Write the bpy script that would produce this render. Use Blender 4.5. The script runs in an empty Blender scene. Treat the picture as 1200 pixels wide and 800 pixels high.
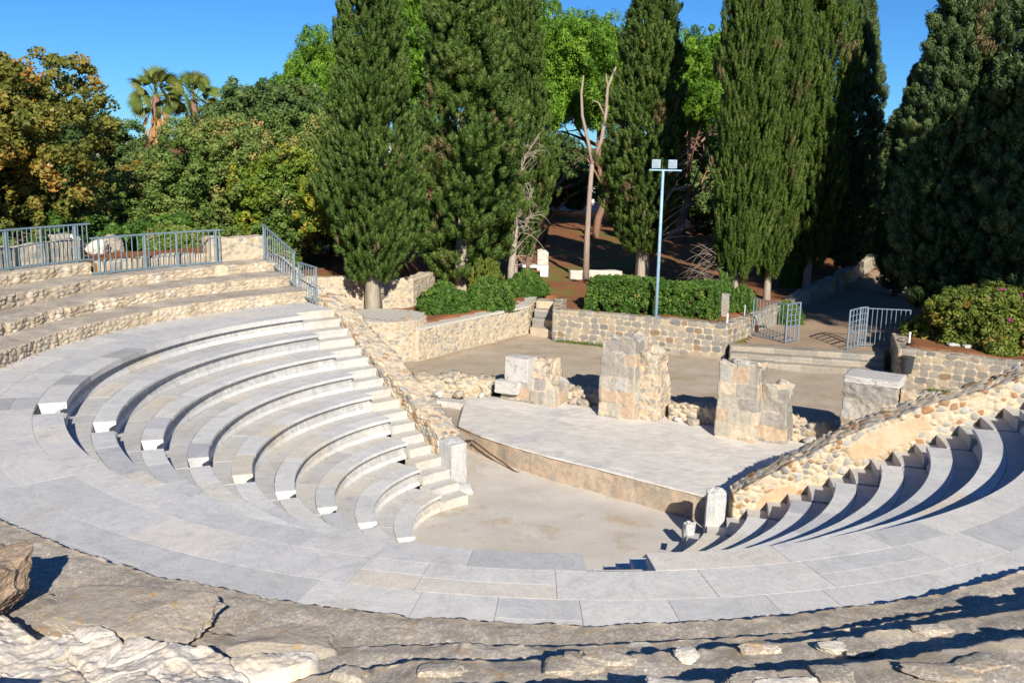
import bpy, math, random
import numpy as np
from math import radians, sin, cos, pi

# ------------------------------------------------------------------ scene, camera, sky, sun
S = bpy.context.scene
COL = S.collection
CAM_H, CAM_PITCH, CAM_ROLL, FPX = 4.599, 0.19743, 0.02046, 1153.05
_c, _s, _ct, _st = cos(CAM_ROLL), sin(CAM_ROLL), cos(CAM_PITCH), sin(CAM_PITCH)
from mathutils import Matrix, Vector
X_, U_, F_ = Vector((1, 0, 0)), Vector((0, _st, _ct)), Vector((0, _ct, -_st))
rgt = _c * X_ + _s * U_
upv = -_s * X_ + _c * U_
camd = bpy.data.cameras.new('camera')
cam = bpy.data.objects.new('camera', camd)
COL.objects.link(cam)
M = Matrix.Identity(4)
for i in range(3):
    M[i][0], M[i][1], M[i][2] = rgt[i], upv[i], -F_[i]
M[2][3] = CAM_H
cam.matrix_world = M
camd.sensor_width = 36.0
camd.lens = FPX / 1200 * 36
camd.clip_start, camd.clip_end = 0.1, 6000
S.camera = cam

SUN_AZ, SUN_EL = radians(-78), radians(28.5)      # direction towards the sun
W = bpy.data.worlds.new('World')
S.world = W
W.use_nodes = True
nt = W.node_tree
nt.nodes.clear()
sky = nt.nodes.new('ShaderNodeTexSky')
sky.sky_type = 'NISHITA'
sky.sun_disc = False
sky.sun_elevation = SUN_EL
sky.sun_rotation = pi / 2 - SUN_AZ
sky.altitude = 1500
sky.air_density, sky.dust_density, sky.ozone_density = 1.0, 0.0, 4.0
hs = nt.nodes.new('ShaderNodeMix')          # deeper blue of a very clear autumn sky
hs.data_type, hs.blend_type = 'RGBA', 'MULTIPLY'
hs.inputs[0].default_value = 1.0
hs.inputs[7].default_value = (.31, .66, 1.03, 1)
bg = nt.nodes.new('ShaderNodeBackground')
bg.inputs['Strength'].default_value = 0.075
wo = nt.nodes.new('ShaderNodeOutputWorld')
nt.links.new(sky.outputs[0], hs.inputs[6])
nt.links.new(hs.outputs[2], bg.inputs['Color'])
nt.links.new(bg.outputs[0], wo.inputs['Surface'])
sl = bpy.data.lights.new('sun', 'SUN')
sl.energy, sl.angle, sl.color = 5.0, radians(0.5), (1.0, 0.93, 0.81)
so = bpy.data.objects.new('sun', sl)
COL.objects.link(so)
sd = Vector((cos(SUN_AZ) * cos(SUN_EL), sin(SUN_AZ) * cos(SUN_EL), sin(SUN_EL)))
so.rotation_euler = sd.to_track_quat('Z', 'Y').to_euler()
so.location = (0, -10, 40)
S.view_settings.view_transform = 'Standard'
S.view_settings.look = 'None'
S.view_settings.exposure = 0.5
S.view_settings.gamma = 1
S.view_settings.use_curve_mapping = False

# ------------------------------------------------------------------ numpy noise
def _h(i, j, k, seed):
    n = (i * 374761393 + j * 668265263 + k * 2147483647 + seed * 974634777) & 0xFFFFFFFF
    n = ((n ^ (n >> 13)) * 1274126177) & 0xFFFFFFFF
    n = ((n ^ (n >> 16)) * 2246822519) & 0xFFFFFFFF
    return ((n ^ (n >> 15)) & 0xFFFFFF) / float(0xFFFFFF)

def vnoise(p, seed=0):
    p = np.asarray(p, float)
    f = np.floor(p)
    t = p - f
    t = t * t * (3 - 2 * t)
    i, j, k = (f[..., a].astype(np.int64) for a in range(3))
    r = 0
    for a in (0, 1):
        wa = t[..., 0] if a else 1 - t[..., 0]
        for b in (0, 1):
            wb = t[..., 1] if b else 1 - t[..., 1]
            for c in (0, 1):
                wc = t[..., 2] if c else 1 - t[..., 2]
                r = r + wa * wb * wc * _h(i + a, j + b, k + c, seed)
    return r * 2 - 1

def fbm(p, scale=1.0, octv=4, seed=0, gain=0.5):
    p = np.asarray(p, float) * scale
    a, r = 1.0, 0
    for o in range(octv):
        r = r + a * vnoise(p, seed + o * 17)
        p = p * 2.03
        a *= gain
    return r

def worley(u, v, su, sv, seed=0, jit=0.9):
    """stones on a jittered grid: id, distance to the joint (m)"""
    x, y = u / su, v / sv
    i0, j0 = np.floor(x).astype(np.int64), np.floor(y).astype(np.int64)
    f1 = np.full(x.shape, 9.0); f2 = np.full(x.shape, 9.0); idd = np.zeros(x.shape)
    z = np.zeros_like(i0)
    for a in (-1, 0, 1):
        for b in (-1, 0, 1):
            ii, jj = i0 + a, j0 + b
            px = ii + .5 + jit * (_h(ii, jj, z, seed) - .5)
            py = jj + .5 + jit * (_h(ii, jj, z, seed + 5) - .5)
            sz = .55 + .95 * _h(ii, jj, z, seed + 11) ** 1.5
            d = np.hypot(x - px, y - py) / sz
            idn = _h(ii, jj, z, seed + 9)
            m = d < f1
            f2 = np.where(m, f1, np.minimum(f2, d))
            idd = np.where(m, idn, idd)
            f1 = np.where(m, d, f1)
    return idd, (f2 - f1) * .5 * min(su, sv)

def ashlar(u, v, bw, bh, seed=0):
    """squared stones in courses: id, distance to the joint (m)"""
    uu = u + .03 * vnoise(np.stack([u * 3, v * 3, u * 0], -1), seed)
    vv = v + .03 * vnoise(np.stack([u * 2.5, v * 3, u * 0 + 7], -1), seed + 3)
    j = np.floor(vv / bh).astype(np.int64)
    z = np.zeros_like(j)
    off = _h(j, z, z, seed) * bw
    x = (uu + off) / bw
    i = np.floor(x).astype(np.int64)
    jl = i + .32 * (_h(i, j, z, seed + 1) - .5)
    jr = i + 1 + .32 * (_h(i + 1, j, z, seed + 1) - .5)
    ii = np.where(x < jl, i - 1, np.where(x > jr, i + 1, i))
    jl = ii + .32 * (_h(ii, j, z, seed + 1) - .5)
    jr = ii + 1 + .32 * (_h(ii + 1, j, z, seed + 1) - .5)
    ex = np.minimum(x - jl, jr - x) * bw
    fy = vv / bh - j
    ey = np.minimum(fy, 1 - fy) * bh
    k = .03
    e = -np.log(np.exp(-np.clip(ex, -.2, 1) / k) + np.exp(-np.clip(ey, -.2, 1) / k)) * k
    return _h(ii, j, z, seed + 7), np.maximum(e + .015, 0)

def sstep(x, a, b):
    t = np.clip((x - a) / (b - a), 0, 1)
    return t * t * (3 - 2 * t)

# ------------------------------------------------------------------ materials
def nodes(name):
    m = bpy.data.materials.new(name)
    m.use_nodes = True
    t = m.node_tree
    b = t.nodes['Principled BSDF']
    return m, t, b

def N(t, kind, **kw):
    n = t.nodes.new(kind)
    for k, v in kw.items():
        if k in n.inputs.keys() if isinstance(k, str) else False:
            n.inputs[k].default_value = v
        else:
            setattr(n, k, v)
    return n

def ramp(t, fac, stops, interp='LINEAR'):
    n = t.nodes.new('ShaderNodeValToRGB')
    n.color_ramp.interpolation = interp
    e = n.color_ramp.elements
    while len(e) < len(stops):
        e.new(0.5)
    for q, (p, c) in zip(e, stops):
        q.position = p
        q.color = (*c, 1) if len(c) == 3 else c
    if fac is not None:
        t.links.new(fac, n.inputs[0])
    return n.outputs[0]

def noise(t, scale, detail=4, rough=.6, vec=None, dist=0.0):
    n = t.nodes.new('ShaderNodeTexNoise')
    n.inputs['Scale'].default_value = scale
    n.inputs['Detail'].default_value = detail
    n.inputs['Roughness'].default_value = rough
    n.inputs['Distortion'].default_value = dist
    t.links.new(vec if vec else coord(t), n.inputs['Vector'])
    return n.outputs['Fac']

def coord(t):
    for n in t.nodes:
        if n.bl_idname == 'ShaderNodeNewGeometry':
            return n.outputs['Position']
    return t.nodes.new('ShaderNodeNewGeometry').outputs['Position']

def mix(t, fac, a, b, mode='MIX'):
    n = t.nodes.new('ShaderNodeMix')
    n.data_type = 'RGBA'
    n.blend_type = mode
    for s, v in ((0, fac), (6, a), (7, b)):
        if hasattr(v, 'links'):
            t.links.new(v, n.inputs[s])
        elif s == 0:
            n.inputs[0].default_value = v
        else:
            n.inputs[s].default_value = (*v, 1)
    return n.outputs[2]

def math_(t, op, a, b=0.0):
    n = t.nodes.new('ShaderNodeMath')
    n.operation = op
    for s, v in ((0, a), (1, b)):
        if hasattr(v, 'links'):
            t.links.new(v, n.inputs[s])
        else:
            n.inputs[s].default_value = v
    return n.outputs[0]

def attr(t, name):
    n = t.nodes.new('ShaderNodeAttribute')
    n.attribute_name = name
    return n.outputs['Fac']

def bump(t, b, h, strength=.5, dist=.02):
    n = t.nodes.new('ShaderNodeBump')
    n.inputs['Strength'].default_value = strength
    n.inputs['Distance'].default_value = dist
    t.links.new(h, n.inputs['Height'])
    t.links.new(n.outputs[0], b.inputs['Normal'])

def fin(m, t, b, colr, rough=.85, spec=.2):
    if hasattr(colr, 'links'):
        t.links.new(colr, b.inputs['Base Color'])
    else:
        b.inputs['Base Color'].default_value = (*colr, 1)
    b.inputs['Roughness'].default_value = rough
    b.inputs['Specular IOR Level'].default_value = spec
    return m

MAT = {}
def marble(name, stops, stain=(.42, .36, .27), stain_amt=.5):
    m, t, b = nodes(name)
    tn = attr(t, 'tone')
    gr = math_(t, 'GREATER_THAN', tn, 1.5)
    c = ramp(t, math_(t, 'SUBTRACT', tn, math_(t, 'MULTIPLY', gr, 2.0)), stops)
    v = noise(t, 2.3, 6, .65, dist=1.2)
    c = mix(t, .55, c, ramp(t, v, [(.28, (.62, .63, .65)), (.45, (.95, .95, .96)), (.55, (1, 1, 1)), (.72, (1.22, 1.2, 1.16))]), 'MULTIPLY')
    f = noise(t, 26, 5, .7)
    c = mix(t, .6, c, ramp(t, f, [(.3, (.78, .78, .78)), (.7, (1.1, 1.1, 1.1))]), 'MULTIPLY')
    st = ramp(t, noise(t, .9, 5, .7), [(.52, (0, 0, 0)), (.78, (1, 1, 1))])
    c = mix(t, math_(t, 'MULTIPLY', st, stain_amt), c, stain)
    ve = ramp(t, noise(t, 1.1, 7, .72, dist=3.5), [(.47, (1, 1, 1)), (.5, (.72, .73, .76)), (.53, (1, 1, 1))])
    c = mix(t, .6, c, ve, 'MULTIPLY')
    sp = ramp(t, noise(t, 5.5, 4, .8), [(.66, (0, 0, 0)), (.74, (1, 1, 1))])
    c = mix(t, math_(t, 'MULTIPLY', sp, .35), c, (.30, .28, .24))
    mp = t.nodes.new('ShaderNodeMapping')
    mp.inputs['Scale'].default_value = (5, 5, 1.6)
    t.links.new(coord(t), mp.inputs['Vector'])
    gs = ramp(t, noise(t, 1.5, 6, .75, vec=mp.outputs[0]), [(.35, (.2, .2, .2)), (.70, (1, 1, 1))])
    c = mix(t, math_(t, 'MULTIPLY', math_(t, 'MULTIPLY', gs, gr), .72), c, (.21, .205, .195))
    bump(t, b, f, .25, .01)
    return fin(m, t, b, c, .62, .3)
MAT['marble'] = marble('walkway_marble', [(0, (.44, .435, .425)), (.2, (.545, .54, .525)), (.5, (.63, .615, .59)), (.8, (.69, .665, .62)), (1, (.69, .625, .52))], stain_amt=.35)
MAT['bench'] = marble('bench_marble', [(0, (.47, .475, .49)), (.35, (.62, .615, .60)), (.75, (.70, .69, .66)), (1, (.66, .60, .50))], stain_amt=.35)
MAT['tread'] = marble('tread_marble', [(0, (.47, .465, .455)), (.5, (.58, .565, .54)), (1, (.63, .58, .49))], stain_amt=.6)
MAT['step'] = marble('step_marble', [(0, (.46, .455, .44)), (.5, (.56, .545, .51)), (1, (.58, .54, .46))], stain=(.40, .33, .22), stain_amt=.65)
MAT['white_marble'] = marble('white_marble', [(0, (.50, .50, .49)), (1, (.58, .56, .52))], stain_amt=.5)

def masonry(name, stops, mortar=(.62, .50, .34), mortar2=(.52, .43, .31), fine=60, plaster=False, lo=.004, hi=.018):
    m, t, b = nodes(name)
    c = ramp(t, attr(t, 'sid'), stops, 'CONSTANT')
    n1 = noise(t, 14, 5, .7)
    c = mix(t, .75, c, ramp(t, n1, [(.25, (.62, .60, .58)), (.5, (1, 1, 1)), (.75, (1.22, 1.2, 1.16))]), 'MULTIPLY')
    mo = mix(t, noise(t, 4, 4, .6), mortar, mortar2)
    ew = math_(t, 'ADD', attr(t, 'edge'), math_(t, 'MULTIPLY', math_(t, 'SUBTRACT', noise(t, 7, 4, .7), .5), .05))
    ed = ramp(t, ew, [(lo, (0, 0, 0)), (hi, (1, 1, 1))])
    c = mix(t, ed, mo, c)
    if plaster:
        pc = mix(t, ramp(t, noise(t, 3.5, 5, .65), [(.4, (0, 0, 0)), (.62, (1, 1, 1))]), (.60, .47, .33), (.58, .36, .21))
        c = mix(t, attr(t, 'plaster'), c, pc)
    f = noise(t, fine, 4, .75)
    c = mix(t, .7, c, ramp(t, f, [(.3, (.7, .7, .7)), (.7, (1.2, 1.2, 1.2))]), 'MULTIPLY')
    bump(t, b, f, .5, .02)
    return fin(m, t, b, c, .92, .12)
GREY = (.36, .345, .31); DGREY = (.24, .235, .23); BRN = (.34, .215, .125); TAN = (.44, .35, .24); CRM = (.58, .49, .36); LG = (.43, .42, .39); RUST = (.38, .21, .10)
MAT['rubble'] = masonry('rubble_masonry', [(0, CRM), (.20, TAN), (.34, GREY), (.47, CRM), (.60, BRN), (.68, LG), (.80, DGREY), (.87, RUST), (.93, CRM)], plaster=True)
MAT['ashlar'] = masonry('coursed_masonry', [(0, (.33, .30, .25)), (.2, (.26, .245, .215)), (.4, (.37, .31, .23)), (.55, (.20, .195, .185)), (.68, (.30, .27, .23)), (.82, (.43, .36, .26)), (.94, (.27, .19, .125))], mortar=(.64, .52, .36), lo=.016, hi=.034)
MAT['pale_rubble'] = masonry('pale_masonry', [(0, (.50, .42, .31)), (.2, (.42, .37, .29)), (.38, (.54, .45, .33)), (.55, (.36, .34, .30)), (.68, (.57, .47, .33)), (.8, (.30, .29, .27)), (.9, (.46, .36, .24))], mortar=(.62, .52, .38))
MAT['pier'] = masonry('pier_masonry', [(0, (.44, .40, .33)), (.2, (.36, .33, .28)), (.38, (.55, .47, .36)), (.52, (.33, .305, .27)), (.66, (.50, .38, .27)), (.76, (.43, .41, .37)), (.88, (.29, .27, .24))], mortar=(.62, .50, .35), mortar2=(.58, .41, .28), hi=.022)
MAT['kerb'] = masonry('kerb_stone', [(0, (.36, .33, .28)), (.3, (.30, .27, .225)), (.6, (.38, .335, .27)), (.85, (.28, .265, .24))], mortar=(.30, .25, .18), hi=.01)

def tier_mat():
    m, t, b = nodes('old_tier_stone')
    c = ramp(t, attr(t, 'sid'), [(0, (.52, .45, .35)), (.2, (.62, .53, .40)), (.45, (.42, .38, .32)), (.6, (.66, .55, .40)), (.8, (.52, .47, .40)), (.93, (.70, .65, .56))], 'CONSTANT')
    mo = mix(t, noise(t, 3, 4, .6), (.60, .49, .35), (.46, .38, .28))
    ed = ramp(t, attr(t, 'edge'), [(.003, (0, 0, 0)), (.02, (1, 1, 1))])
    c = mix(t, ed, mo, c)
    tr = mix(t, noise(t, 1.6, 5, .7), (.47, .43, .37), (.62, .56, .475))
    pb = t.nodes.new('ShaderNodeTexVoronoi')
    pb.inputs['Scale'].default_value = 42
    t.links.new(coord(t), pb.inputs['Vector'])
    pc = ramp(t, pb.outputs['Color'], [(0, (.70, .68, .66)), (.6, (1, 1, 1)), (.86, (1.05, 1.03, 1.0)), (.93, (1.75, 1.7, 1.6))], 'CONSTANT')
    tr = mix(t, .8, tr, pc, 'MULTIPLY')
    li = ramp(t, noise(t, 3.2, 6, .75), [(.56, (0, 0, 0)), (.68, (1, 1, 1))])
    tr = mix(t, math_(t, 'MULTIPLY', li, .55), tr, (.50, .30, .09))
    lw = ramp(t, noise(t, 7.5, 5, .8), [(.60, (0, 0, 0)), (.70, (1, 1, 1))])
    tr = mix(t, math_(t, 'MULTIPLY', lw, .5), tr, (.56, .53, .48))
    c = mix(t, attr(t, 'tread'), c, tr)
    f = noise(t, 70, 5, .85)
    c = mix(t, .85, c, ramp(t, f, [(.3, (.55, .54, .53)), (.7, (1.3, 1.3, 1.3))]), 'MULTIPLY')
    big = ramp(t, noise(t, 1.3, 5, .7), [(.35, (.74, .73, .71)), (.65, (1.18, 1.17, 1.15))])
    c = mix(t, 1.0, c, big, 'MULTIPLY')
    bump(t, b, f, .35, .02)
    return fin(m, t, b, c, .95, .1)
MAT['tier'] = tier_mat()

def ground_mat(name, a, bcol, c3=None, s=.5, fine=40, thr=(.5, .7)):
    m, t, b = nodes(name)
    c = mix(t, ramp(t, noise(t, s, 6, .65), [(.35, (0, 0, 0)), (.65, (1, 1, 1))]), a, bcol)
    if c3:
        c = mix(t, ramp(t, noise(t, s * 1.7, 6, .7), [(thr[0], (0, 0, 0)), (thr[1], (1, 1, 1))]), c, c3)
    f = noise(t, fine, 5, .8)
    c = mix(t, .8, c, ramp(t, f, [(.3, (.68, .67, .66)), (.7, (1.22, 1.22, 1.22))]), 'MULTIPLY')
    bump(t, b, f, .5, .02)
    return fin(m, t, b, c, .95, .1)
MAT['joint'] = ground_mat('joint_dirt', (.26, .225, .18), (.18, .16, .13), None, 3, 30)
MAT['court'] = ground_mat('court_earth', (.50, .42, .33), (.43, .355, .27), (.36, .29, .19), .5, 30, (.5, .72))
MAT['orchestra'] = ground_mat('orchestra_gravel', (.62, .58, .52), (.55, .505, .44), (.50, .41, .30), .6, 45, (.53, .66))
def stage_mat():
    m, t, b = nodes('stage_paving')
    mp = t.nodes.new('ShaderNodeMapping')
    mp.inputs['Rotation'].default_value = (0, 0, radians(33))
    t.links.new(coord(t), mp.inputs['Vector'])
    br = t.nodes.new('ShaderNodeTexBrick')
    br.inputs['Scale'].default_value = 1.0
    br.inputs['Brick Width'].default_value, br.inputs['Row Height'].default_value = 1.5, .85
    br.inputs['Mortar Size'].default_value, br.inputs['Bias'].default_value = .008, 0
    br.inputs['Color1'].default_value, br.inputs['Color2'].default_value, br.inputs['Mortar'].default_value = (.66, .63, .585, 1), (.76, .725, .67, 1), (.60, .56, .50, 1)
    t.links.new(mp.outputs[0], br.inputs['Vector'])
    c = mix(t, ramp(t, noise(t, 1.1, 6, .7), [(.46, (0, 0, 0)), (.66, (.8, .8, .8))]), br.outputs['Color'], (.68, .63, .56))
    c = mix(t, ramp(t, noise(t, .55, 5, .7), [(.55, (0, 0, 0)), (.68, (.7, .7, .7))]), c, (.53, .53, .54))
    mp2 = t.nodes.new('ShaderNodeMapping')
    mp2.inputs['Scale'].default_value, mp2.inputs['Rotation'].default_value = (1.6, 3.2, 1), (0, 0, radians(20))
    t.links.new(coord(t), mp2.inputs['Vector'])
    c = mix(t, .8, c, ramp(t, noise(t, 1.6, 6, .75, vec=mp2.outputs[0]), [(.3, (.72, .71, .70)), (.55, (1, 1, 1)), (.7, (1.18, 1.17, 1.15))]), 'MULTIPLY')
    f = noise(t, 22, 5, .8)
    c = mix(t, .6, c, ramp(t, f, [(.3, (.75, .74, .73)), (.7, (1.15, 1.15, 1.15))]), 'MULTIPLY')
    bump(t, b, f, .4, .02)
    return fin(m, t, b, c, .9, .15)
MAT['stage'] = stage_mat()
MAT['path'] = ground_mat('path_earth', (.42, .31, .215), (.36, .265, .19), None, .6, 30)
MAT['stagewall'] = ground_mat('stage_wall_plaster', (.52, .36, .24), (.46, .39, .30), (.34, .30, .25), 2.0, 18, (.45, .62))

def park_mat():
    m, t, b = nodes('park_ground')
    earth = mix(t, noise(t, .35, 5, .65), (.33, .13, .055), (.25, .125, .065))
    grass = mix(t, noise(t, 2.5, 4, .6), (.15, .16, .035), (.27, .21, .07))
    c = mix(t, ramp(t, noise(t, .16, 5, .7), [(.53, (0, 0, 0)), (.60, (1, 1, 1))]), earth, grass)
    f = noise(t, 28, 5, .8)
    c = mix(t, .8, c, ramp(t, f, [(.3, (.6, .6, .6)), (.7, (1.25, 1.25, 1.25))]), 'MULTIPLY')
    bump(t, b, f, .6, .03)
    return fin(m, t, b, c, .95, .1)
MAT['park'] = park_mat()

def rock(name, a, bcol, c3, s=3, thr=(.5, .62)):
    m, t, b = nodes(name)
    c = mix(t, ramp(t, noise(t, s, 6, .7, dist=.6), [(.35, (0, 0, 0)), (.65, (1, 1, 1))]), a, bcol)
    c = mix(t, ramp(t, noise(t, s * 1.4, 6, .75), [(thr[0], (0, 0, 0)), (thr[1], (1, 1, 1))]), c, c3)
    f = noise(t, 38, 6, .8)
    c = mix(t, .8, c, ramp(t, f, [(.3, (.6, .58, .56)), (.7, (1.25, 1.25, 1.25))]), 'MULTIPLY')
    g_ = ramp(t, noise(t, 130, 3, .7), [(.35, (.72, .72, .72)), (.65, (1.15, 1.15, 1.15))])
    c = mix(t, .7, c, g_, 'MULTIPLY')
    bump(t, b, f, .45, .02)
    return fin(m, t, b, c, .95, .1)
MAT['limestone'] = rock('white_limestone', (.78, .73, .65), (.70, .60, .46), (.54, .52, .49), 2.0, (.52, .62))
MAT['pink_rock'] = rock('pink_sandstone', (.40, .295, .215), (.33, .245, .175), (.24, .20, .16), 4)
MAT['lichen_rock'] = rock('lichen_rock', (.36, .32, .27), (.48, .42, .34), (.50, .33, .13), 5.5, (.58, .66))
MAT['grey_slab'] = rock('grey_marble_block', (.62, .60, .57), (.54, .52, .49), (.36, .34, .31), 3, (.56, .66))

def plain(name, c, rough=.5, metal=0.0, var=.25, spec=.4):
    m, t, b = nodes(name)
    n1 = noise(t, 9, 5, .7)
    cc = mix(t, 1.0, c, ramp(t, n1, [(.25, (1 - var,) * 3), (.75, (1 + var,) * 3)]), 'MULTIPLY')
    fin(m, t, b, cc, rough, spec)
    b.inputs['Metallic'].default_value = metal
    return m
MAT['blue_steel'] = plain('blue_grey_paint', (.15, .215, .255), .45)
MAT['pale_steel'] = plain('pale_grey_paint', (.17, .225, .285), .45)
MAT['lamp_blue'] = plain('pale_blue_paint', (.30, .47, .60), .4)
MAT['rust'] = plain('rusty_iron', (.10, .055, .035), .8)
MAT['bin'] = plain('dark_plastic', (.035, .04, .045), .5)
MAT['bluebox'] = plain('blue_painted_metal', (.02, .09, .22), .45)
MAT['white'] = plain('white_paint', (.75, .75, .73), .6, var=.1)
MAT['concrete'] = plain('pale_concrete', (.52, .49, .43), .9)
MAT['dark_glass'] = plain('dark_window', (.03, .04, .05), .15, spec=.5)
MAT['glass'] = plain('lamp_glass', (.30, .34, .38), .15, spec=.6)
MAT['roof'] = plain('pale_roof', (.5, .47, .43), .8)

def leafmat(name, stops, trans=.25, rough=.55):
    m, t, b = nodes(name)
    c = ramp(t, attr(t, 'tone'), stops)
    fin(m, t, b, c, rough, .25)
    tr = t.nodes.new('ShaderNodeBsdfTranslucent')
    t.links.new(c, tr.inputs['Color'])
    mx = t.nodes.new('ShaderNodeMixShader')
    mx.inputs[0].default_value = trans
    t.links.new(b.outputs[0], mx.inputs[1])
    t.links.new(tr.outputs[0], mx.inputs[2])
    t.links.new(mx.outputs[0], t.nodes['Material Output'].inputs['Surface'])
    return m
L = {}
L['cyp'] = leafmat('cypress_leaf', [(0, (0.050, 0.091, 0.017)), (0.5, (0.089, 0.148, 0.028)), (0.85, (0.140, 0.200, 0.038)), (.9, (.13, .15, .05)), (1, (.18, .145, .065))], .12)
L['cyp_fresh'] = leafmat('fresh_cypress_leaf', [(0, (0.051, 0.087, 0.015)), (0.5, (0.086, 0.142, 0.022)), (0.85, (0.121, 0.174, 0.030)), (.9, (.13, .15, .05)), (1, (.18, .145, .065))], .12)
L['cyp_dark'] = leafmat('dark_cypress_leaf', [(0, (0.051, 0.083, 0.028)), (0.5, (0.095, 0.145, 0.048)), (0.85, (0.163, 0.215, 0.072)), (.9, (.13, .15, .05)), (1, (.18, .145, .065))], .1)
L['autumn'] = leafmat('autumn_leaf', [(0, (0.106, 0.124, 0.022)), (0.4, (0.180, 0.197, 0.039)), (0.72, (0.300, 0.229, 0.045)), (1, (0.481, 0.197, 0.039))])
L['olive'] = leafmat('olive_leaf', [(0, (0.097, 0.168, 0.033)), (0.45, (0.176, 0.256, 0.057)), (0.8, (0.318, 0.318, 0.101)), (1, (0.529, 0.300, 0.118))])
L['dark'] = leafmat('evergreen_leaf', [(0, (0.054, 0.104, 0.032)), (0.5, (0.109, 0.182, 0.051)), (1, (0.200, 0.244, 0.072))])
L['yellow'] = leafmat('yellow_green_leaf', [(0, (0.088, 0.163, 0.019)), (0.5, (0.200, 0.263, 0.031)), (0.8, (0.350, 0.338, 0.037)), (1, (0.525, 0.350, 0.044))])
L['lime'] = leafmat('pine_needle', [(0, (0.068, 0.149, 0.014)), (0.5, (0.149, 0.297, 0.027)), (1, (0.270, 0.432, 0.041))])
L['hedge'] = leafmat('hedge_leaf', [(0, (0.043, 0.098, 0.015)), (0.5, (0.087, 0.183, 0.029)), (0.9, (0.174, 0.274, 0.052)), (1, (0.290, 0.261, 0.065))])
L['boug'] = leafmat('bougainvillea_leaf', [(0, (0.075, 0.112, 0.019)), (0.5, (0.163, 0.213, 0.033)), (0.85, (0.263, 0.275, 0.050)), (1, (0.400, 0.237, 0.062))])
L['pink'] = leafmat('pink_bract', [(0, (.35, .03, .16)), (1, (.5, .08, .28))])
L['palm'] = leafmat('palm_leaf', [(0, (0.080, 0.135, 0.026)), (0.6, (0.176, 0.225, 0.046)), (1, (0.320, 0.300, 0.078))])
L['deadpalm'] = leafmat('dead_palm_leaf', [(0, (.30, .16, .065)), (.6, (.48, .27, .12)), (1, (.58, .40, .2))])
L['weed'] = leafmat('weed_leaf', [(0, (.10, .16, .03)), (1, (.20, .26, .06))])
def barkmat(name, a, b2):
    m, t, b = nodes(name)
    mp = t.nodes.new('ShaderNodeMapping')
    mp.inputs['Scale'].default_value = (6, 6, .8)
    t.links.new(coord(t), mp.inputs['Vector'])
    n1 = noise(t, 3, 6, .7, vec=mp.outputs[0])
    c = mix(t, ramp(t, n1, [(.35, (0, 0, 0)), (.65, (1, 1, 1))]), a, b2)
    bump(t, b, n1, .8, .05)
    return fin(m, t, b, c, .9, .1)
MAT['bark'] = barkmat('brown_bark', (.10, .065, .045), (.20, .13, .09))
MAT['grey_bark'] = barkmat('grey_bark', (.30, .26, .20), (.44, .38, .30))
MAT['deadwood'] = barkmat('bleached_wood', (.32, .27, .22), (.50, .43, .36))
MAT['deadpine'] = barkmat('weathered_pine_wood', (.30, .225, .18), (.42, .335, .28))
MAT['brush'] = barkmat('grey_twigs', (.17, .13, .10), (.28, .22, .18))
MAT['redbark'] = barkmat('pine_bark', (.20, .11, .075), (.33, .20, .14))

# ------------------------------------------------------------------ object helpers
ROOT = {}
def tag(o, label=None, cat=None, group=None, kind=None):
    if label: o['label'] = label
    if cat: o['category'] = cat
    if group: o['group'] = group
    if kind: o['kind'] = kind
    return o

def thing(name, label, cat, loc=(0, 0, 0), group=None):
    o = bpy.data.objects.new(name, None)
    COL.objects.link(o)
    o.location = loc
    o.empty_display_size = .2
    ROOT[o.name] = np.array(loc, float)
    return tag(o, label, cat, group)

def obj(name, me, material=None, parent=None):
    o = bpy.data.objects.new(name, me)
    COL.objects.link(o)
    if material is not None and len(me.materials) == 0:
        me.materials.append(material)
    if parent is not None:
        o.parent = parent
        r = ROOT.get(parent.name)
        if r is not None:
            ROOT[o.name] = r
    return o

def mesh(name, V, Fc, mats=None, attrs=None, smooth=False, root=None, fattr=None):
    """V (n,3); Fc: (m,4) array or list of tuples"""
    V = np.asarray(V, float).reshape(-1, 3)
    if root is not None:
        V = V - ROOT[root.name]
    me = bpy.data.meshes.new(name)
    if isinstance(Fc, np.ndarray):
        m, k = Fc.shape
        me.vertices.add(len(V)); me.vertices.foreach_set('co', V.astype(np.float32).ravel())
        me.loops.add(m * k); me.loops.foreach_set('vertex_index', Fc.astype(np.int32).ravel())
        me.polygons.add(m)
        me.polygons.foreach_set('loop_start', np.arange(0, m * k, k, dtype=np.int32))
        try:
            me.polygons.foreach_set('loop_total', np.full(m, k, np.int32))
        except Exception:
            pass
        me.update(calc_edges=True)
    else:
        me.from_pydata(V.tolist(), [], [tuple(int(i) for i in f) for f in Fc])
        me.update()
    if smooth:
        me.polygons.foreach_set('use_smooth', np.ones(len(me.polygons), bool))
    for dom, dct in (('POINT', attrs), ('FACE', fattr)):
        for k_, a in (dct or {}).items():
            at = me.attributes.new(k_, 'FLOAT', dom)
            at.data.foreach_set('value', np.asarray(a, np.float32).ravel())
    for mm in (mats or []):
        me.materials.append(mm)
    return me

def gridfaces(n, m, closed=False, off=0):
    i = np.arange(n - 1)[:, None]
    j = np.arange(m if closed else m - 1)[None, :]
    j2 = (j + 1) % m
    a = i * m + j; b = i * m + j2; c = (i + 1) * m + j2; d = (i + 1) * m + j
    return np.stack([a, b, c, d], -1).reshape(-1, 4) + off

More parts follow.
